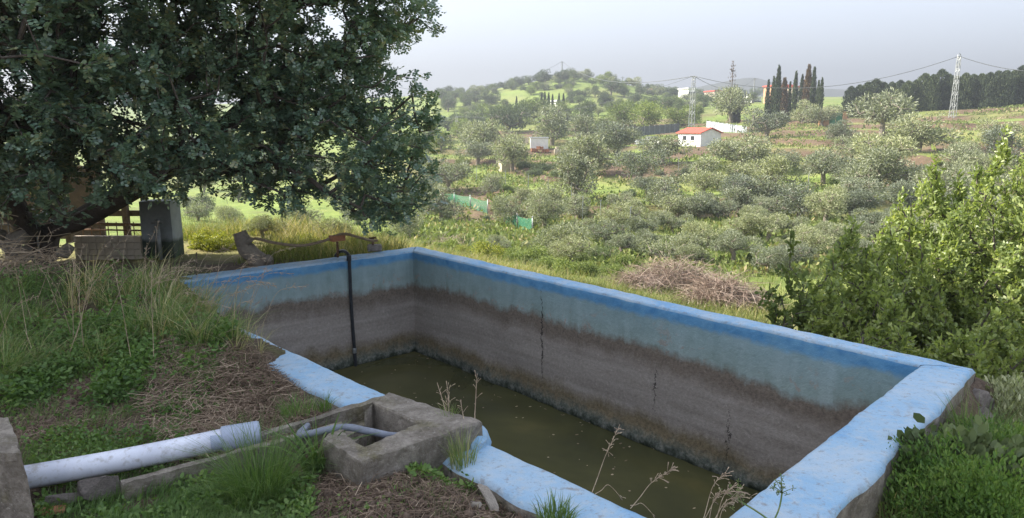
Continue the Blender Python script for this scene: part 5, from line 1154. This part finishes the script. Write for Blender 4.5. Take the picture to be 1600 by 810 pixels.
# far houses
def house(px, py, Y, wpx, hpx, mat, label, roof='redroof', rz=.3):
    x, _, z = aty(px, py, Y); s = Y / FPX; zb = gz(x, Y); o = thing('far_house', label, 'house', (x, Y, zb), rz=rz); zt = aty(px, py - hpx, Y)[2] - zb; w_ = wpx * s
    j = MB(); j.box((0, 0, zt / 2 - 1), (w_, 8, zt + 2)); j.build('wall', M[mat], o); j = MB(); j.box((0, 0, zt + .25), (w_ + .8, 8.8, .5)); j.build('roof', M[roof], o)
    for k in range(3): j = MB(); j.box((w_ * (-.3 + .3 * k), -4.0, zt - 1.9), (1.3, .12, 1.4)); j.build('window', M['glass'], o)
house(1216, 146, 240, 30, 10, 'orange', 'orange rendered house behind the cypress clump', rz=.1)
house(1236, 146, 236, 16, 8, 'cream', 'cream wing beside the orange house behind the cypresses', rz=.1)
house(1073, 149, 300, 12, 9, 'whitewall', 'white house on the skyline left of the dead conifer', 'whitewall')
house(1120, 151, 320, 26, 7, 'cream', 'long low cream house on the skyline behind the pylon')
house(1173, 158, 260, 12, 5, 'whitewall', 'low white house beside the dead conifer', 'whitewall')
house(1020, 147, 330, 14, 6, 'whitewall', 'small white house among skyline trees left of the pylon')
house(866, 172, 205, 6, 12, 'whitewall', 'narrow white house between the slim cypresses', 'whitewall')
house(440, 292, 118, 40, 16, 'whitewall', 'white farmhouse on the valley floor beneath the carob branches', 'sheet')
# lattice poles and wires
def lattice(px, ptop, pbase, Y, wb, wt_, label, arm=True, name='lattice_pole', top_ring=False):
    x = aty(px, pbase, Y)[0]; zb = gz(x, Y) - .3; h = aty(px, ptop, Y)[2] - zb; o = thing(name, label, 'pole', (x, Y, zb), rz=.5); n = max(6, int(h / (wb * 1.1)))
    wz = lambda z: wb + (wt_ - wb) * z / h
    for a in (-1, 1):
        for b in (-1, 1): m_ = MB(); m_.bar((a * wb / 2, b * wb / 2, 0), (a * wt_ / 2, b * wt_ / 2, h), .065); m_.build('leg', M['steel'], o)
    br_ = MB()
    for k in range(n):
        z0_, z1_ = h * k / n, h * (k + 1) / n; a, b = wz(z0_) / 2, wz(z1_) / 2; sg = 1 if k % 2 else -1
        for q in ((lambda s_, t_: (s_, t_)), ):
            for f_ in (-1, 1):
                br_.bar((sg * a, f_ * a, z0_), (-sg * b, f_ * b, z1_), .035); br_.bar((f_ * a, sg * a, z0_), (f_ * b, -sg * b, z1_), .035); br_.bar((-a, f_ * a, z0_), (a, f_ * a, z0_), .035)
    br_.build('bracing', M['steel'], o, kind='stuff')
    if arm: m_ = MB(); m_.bar((-.9, 0, h - .15), (.9, 0, h - .15), .1); m_.build('crossarm', M['steel'], o)
    if top_ring: m_ = MB(); t__ = np.linspace(0, math.pi, 12); m_.tube(np.stack([.4 * np.cos(t__), 0 * t__, h - .1 + .45 * np.sin(t__)], 1), .05, 6); m_.build('cable_hoop', M['steel'], o)
    return np.array([x, Y, zb + h])
Yp = Yf + 4
T1 = lattice(1080, 119, 208, Yp, .85, .36, 'lattice steel pylon standing behind the white shed')
T2 = lattice(1488, 88, 184, dist(1486, 184)[1], .7, .32, 'ladder-like lattice pole in front of the cypress hedge', False, top_ring=True)
T3 = lattice(714, 182, 216, dist(714, 216)[1] + 10, .6, .35, 'short lattice pole among trees at the edge of the carob crown', False)
def pole(px, ptop, pbase, Y, label):
    x = aty(px, pbase, Y)[0]; zb = gz(x, Y) - .3; zt = aty(px, ptop, Y)[2]; m_ = MB(); m_.tube([[0, 0, 0], [0, 0, zt - zb]], [.3, .2], 8); m_.bar((-.8, 0, zt - zb - .4), (.8, 0, zt - zb - .4), .15); o = m_.build('power_pole', M['steel'], smooth=False); o.location = (x, Y, zb); tag(o, label, 'pole'); return np.array([x, Y, zt])
T4 = pole(878, 96, 118, 300, 'lone power pole on top of the far hill'); T5 = pole(1177, 122, 160, 250, 'thin power pole in front of the distant mountain'); T6 = pole(972, 120, 150, 300, 'small power pole on the skyline behind the hill trees')
def wire(a, b, sag_, r, label):
    t = np.linspace(0, 1, 24)[:, None]; P = a * (1 - t) + b * t; P[:, 2] -= 4 * sag_ * (t * (1 - t))[:, 0]; m_ = MB(); m_.tube(P, r, 5); tag(m_.build('power_line', M['darksheet'], smooth=True), label, 'cable')
wire(T1, T2, 3.2, .045, 'thick power line from the pylon to the ladder-like pole')
wire(T2, aty(1720, 108, 95), 1.2, .045, 'thick power line leaving the ladder-like pole over the hedge')
wire(T1, T4, 4., .06, 'thin power line from the pylon up to the hill pole')
wire(T4, aty(560, 118, 240), 9., .06, 'thin power line running from the hill pole behind the carob')
wire(T3, T1, 2.5, .03, 'thin line from the short lattice pole to the pylon')
wire(T1, T5, 3., .045, 'thin line from the pylon to the pole before the mountain')
# green netting and wire fence posts
t = NT('green_netting'); tr = t.n('ShaderNodeBsdfTransparent'); df = t.pbr((.05, .22, .13), .8); mx = t.n('ShaderNodeMixShader'); mx.inputs[0].default_value = .5; t.t.links.new(tr.outputs[0], mx.inputs[1]); t.t.links.new(df, mx.inputs[2]); M['net'] = t.done(mx.outputs[0])
def netting(pts, h, label):
    f = None; P = [dist(px, py) for px, py in pts]; f = thing('net_fence', label, 'fence', tuple(P[0]))
    for k in range(len(P)):
        q = P[k] - P[0]; m_ = MB(); m_.tube([q + [0, 0, -.2], q + [0, 0, h + .1]], .035, 6); m_.build('post', M['steel'], f, True)
        if k + 1 < len(P):
            e = P[k + 1] - P[0]; u = np.linspace(0, 1, 7)[:, None]; lo = q * (1 - u) + e * u; V = []; 
            for r_ in range(5): V.append(lo + [0, 0, h * r_ / 4] + np.stack([.06 * np.sin(u[:, 0] * 9 + r_), .06 * np.cos(u[:, 0] * 7 + r_ * 2), -.12 * np.sin(np.pi * u[:, 0]) * (r_ / 4)], 1))
            V = np.concatenate(V); i, j = np.meshgrid(np.arange(6), np.arange(4)); b_ = (j * 7 + i).ravel(); obj('net', raw_mesh('net', V, np.stack([b_, b_ + 1, b_ + 8, b_ + 7], 1), smooth=True), M['net'], f)
netting([(688, 318), (710, 322), (735, 328), (762, 336)], 1.0, 'green shade netting fence strung along the bank near the carob')
netting([(788, 352), (808, 358), (832, 364)], .8, 'lower piece of green netting behind the forked olive tree')
for k, (px, py) in enumerate(((700, 300), (745, 285), (790, 290), (825, 300), (857, 312), (893, 318), (985, 372), (960, 362), (938, 352), (910, 345), (1205, 262), (1190, 255), (1000, 262), (1060, 270), (1262, 305))):
    p = dist(px, py); m_ = MB(); m_.tube([[0, 0, -.2], [rng.uniform(-.05, .05), 0, 1.5]], .03, 6); m_.box((0, 0, 1.52), (.08, .08, .05)); o = m_.build('fence_post', M['steel']); o.location = p; tag(o, 'thin grey wire fence post on the slope', 'post', 'wire fence posts on the slope')

# ------------------------------------------------------------------ distant mountain
def ridge(name, prof, Y, depth, mat):
    prof = np.array(prof, float); px = np.linspace(prof[0, 0], prof[-1, 0], 120); py = np.interp(px, prof[:, 0], prof[:, 1]) + 1.2 * fbm(px / 14, px * 0, 0, 3, 5); V = []
    for f, dy in ((0, -depth), (.35, -depth * .6), (.75, -depth * .25), (1, 0), (.5, depth * .5), (0, depth)):
        P = np.array([aty(a, b, Y) for a, b in zip(px, py)]); z0 = -20; P[:, 2] = z0 + (P[:, 2] - z0) * f; P[:, 1] += dy; P[:, 2] += f * (1 - f) * 14 * fbm(P[:, 0] / 60, P[:, 1] / 60, 0, 3, 6); V.append(P)
    V = np.concatenate(V); i, j = np.meshgrid(np.arange(119), np.arange(5)); b = (j * 120 + i).ravel()
    return obj(name, raw_mesh(name, V, np.stack([b, b + 1, b + 121, b + 120], 1), smooth=True), mat, kind='structure')
M['mountain'] = simple('mountain_scrub', (.05, .06, .04), (.1, .11, .07), .01, .95, 0, .1)
ridge('mountain', [(900, 150), (1000, 146), (1070, 141), (1110, 133), (1140, 126), (1165, 122), (1185, 123), (1210, 130), (1240, 137), (1300, 139), (1380, 141), (1460, 146), (1700, 150)], 1150, 180, M['mountain'])
# ------------------------------------------------------------------ haze
if HAZE:
    t = NT('haze'); pv = t.n('ShaderNodeVolumePrincipled'); pv.inputs['Color'].default_value = (.42, .45, .5, 1); pv.inputs['Density'].default_value = HAZE; pv.inputs['Anisotropy'].default_value = .3
    t.t.links.new(pv.outputs[0], t.out.inputs['Volume'])
    hb_ = MB(); hb_.box((0, 0, 53), (3300, 3300, 154)); hzo = hb_.build('haze', t.m, kind='stuff')

# ------------------------------------------------------------------ put every thing's origin at its own base
bpy.context.view_layer.update()
for o in list(COL.objects):
    if o.parent or o.get('kind') or 'category' not in o.keys() or o.location.length > 1e-6: continue
    kids = [c for c in o.children] if o.type == 'EMPTY' else [o]
    pts = [c.matrix_world @ Vector(q) for c in kids if c.type == 'MESH' for q in c.bound_box]
    if not pts: continue
    lo = [min(p[i] for p in pts) for i in range(3)]; hi = [max(p[i] for p in pts) for i in range(3)]
    b = Vector(((lo[0] + hi[0]) / 2, (lo[1] + hi[1]) / 2, 0 if abs(lo[2]) < .6 else lo[2])); o.location = b
    if o.type == 'EMPTY':
        for c in kids: c.location = c.location - b
    else: o.data.transform(Matrix.Translation(-b))
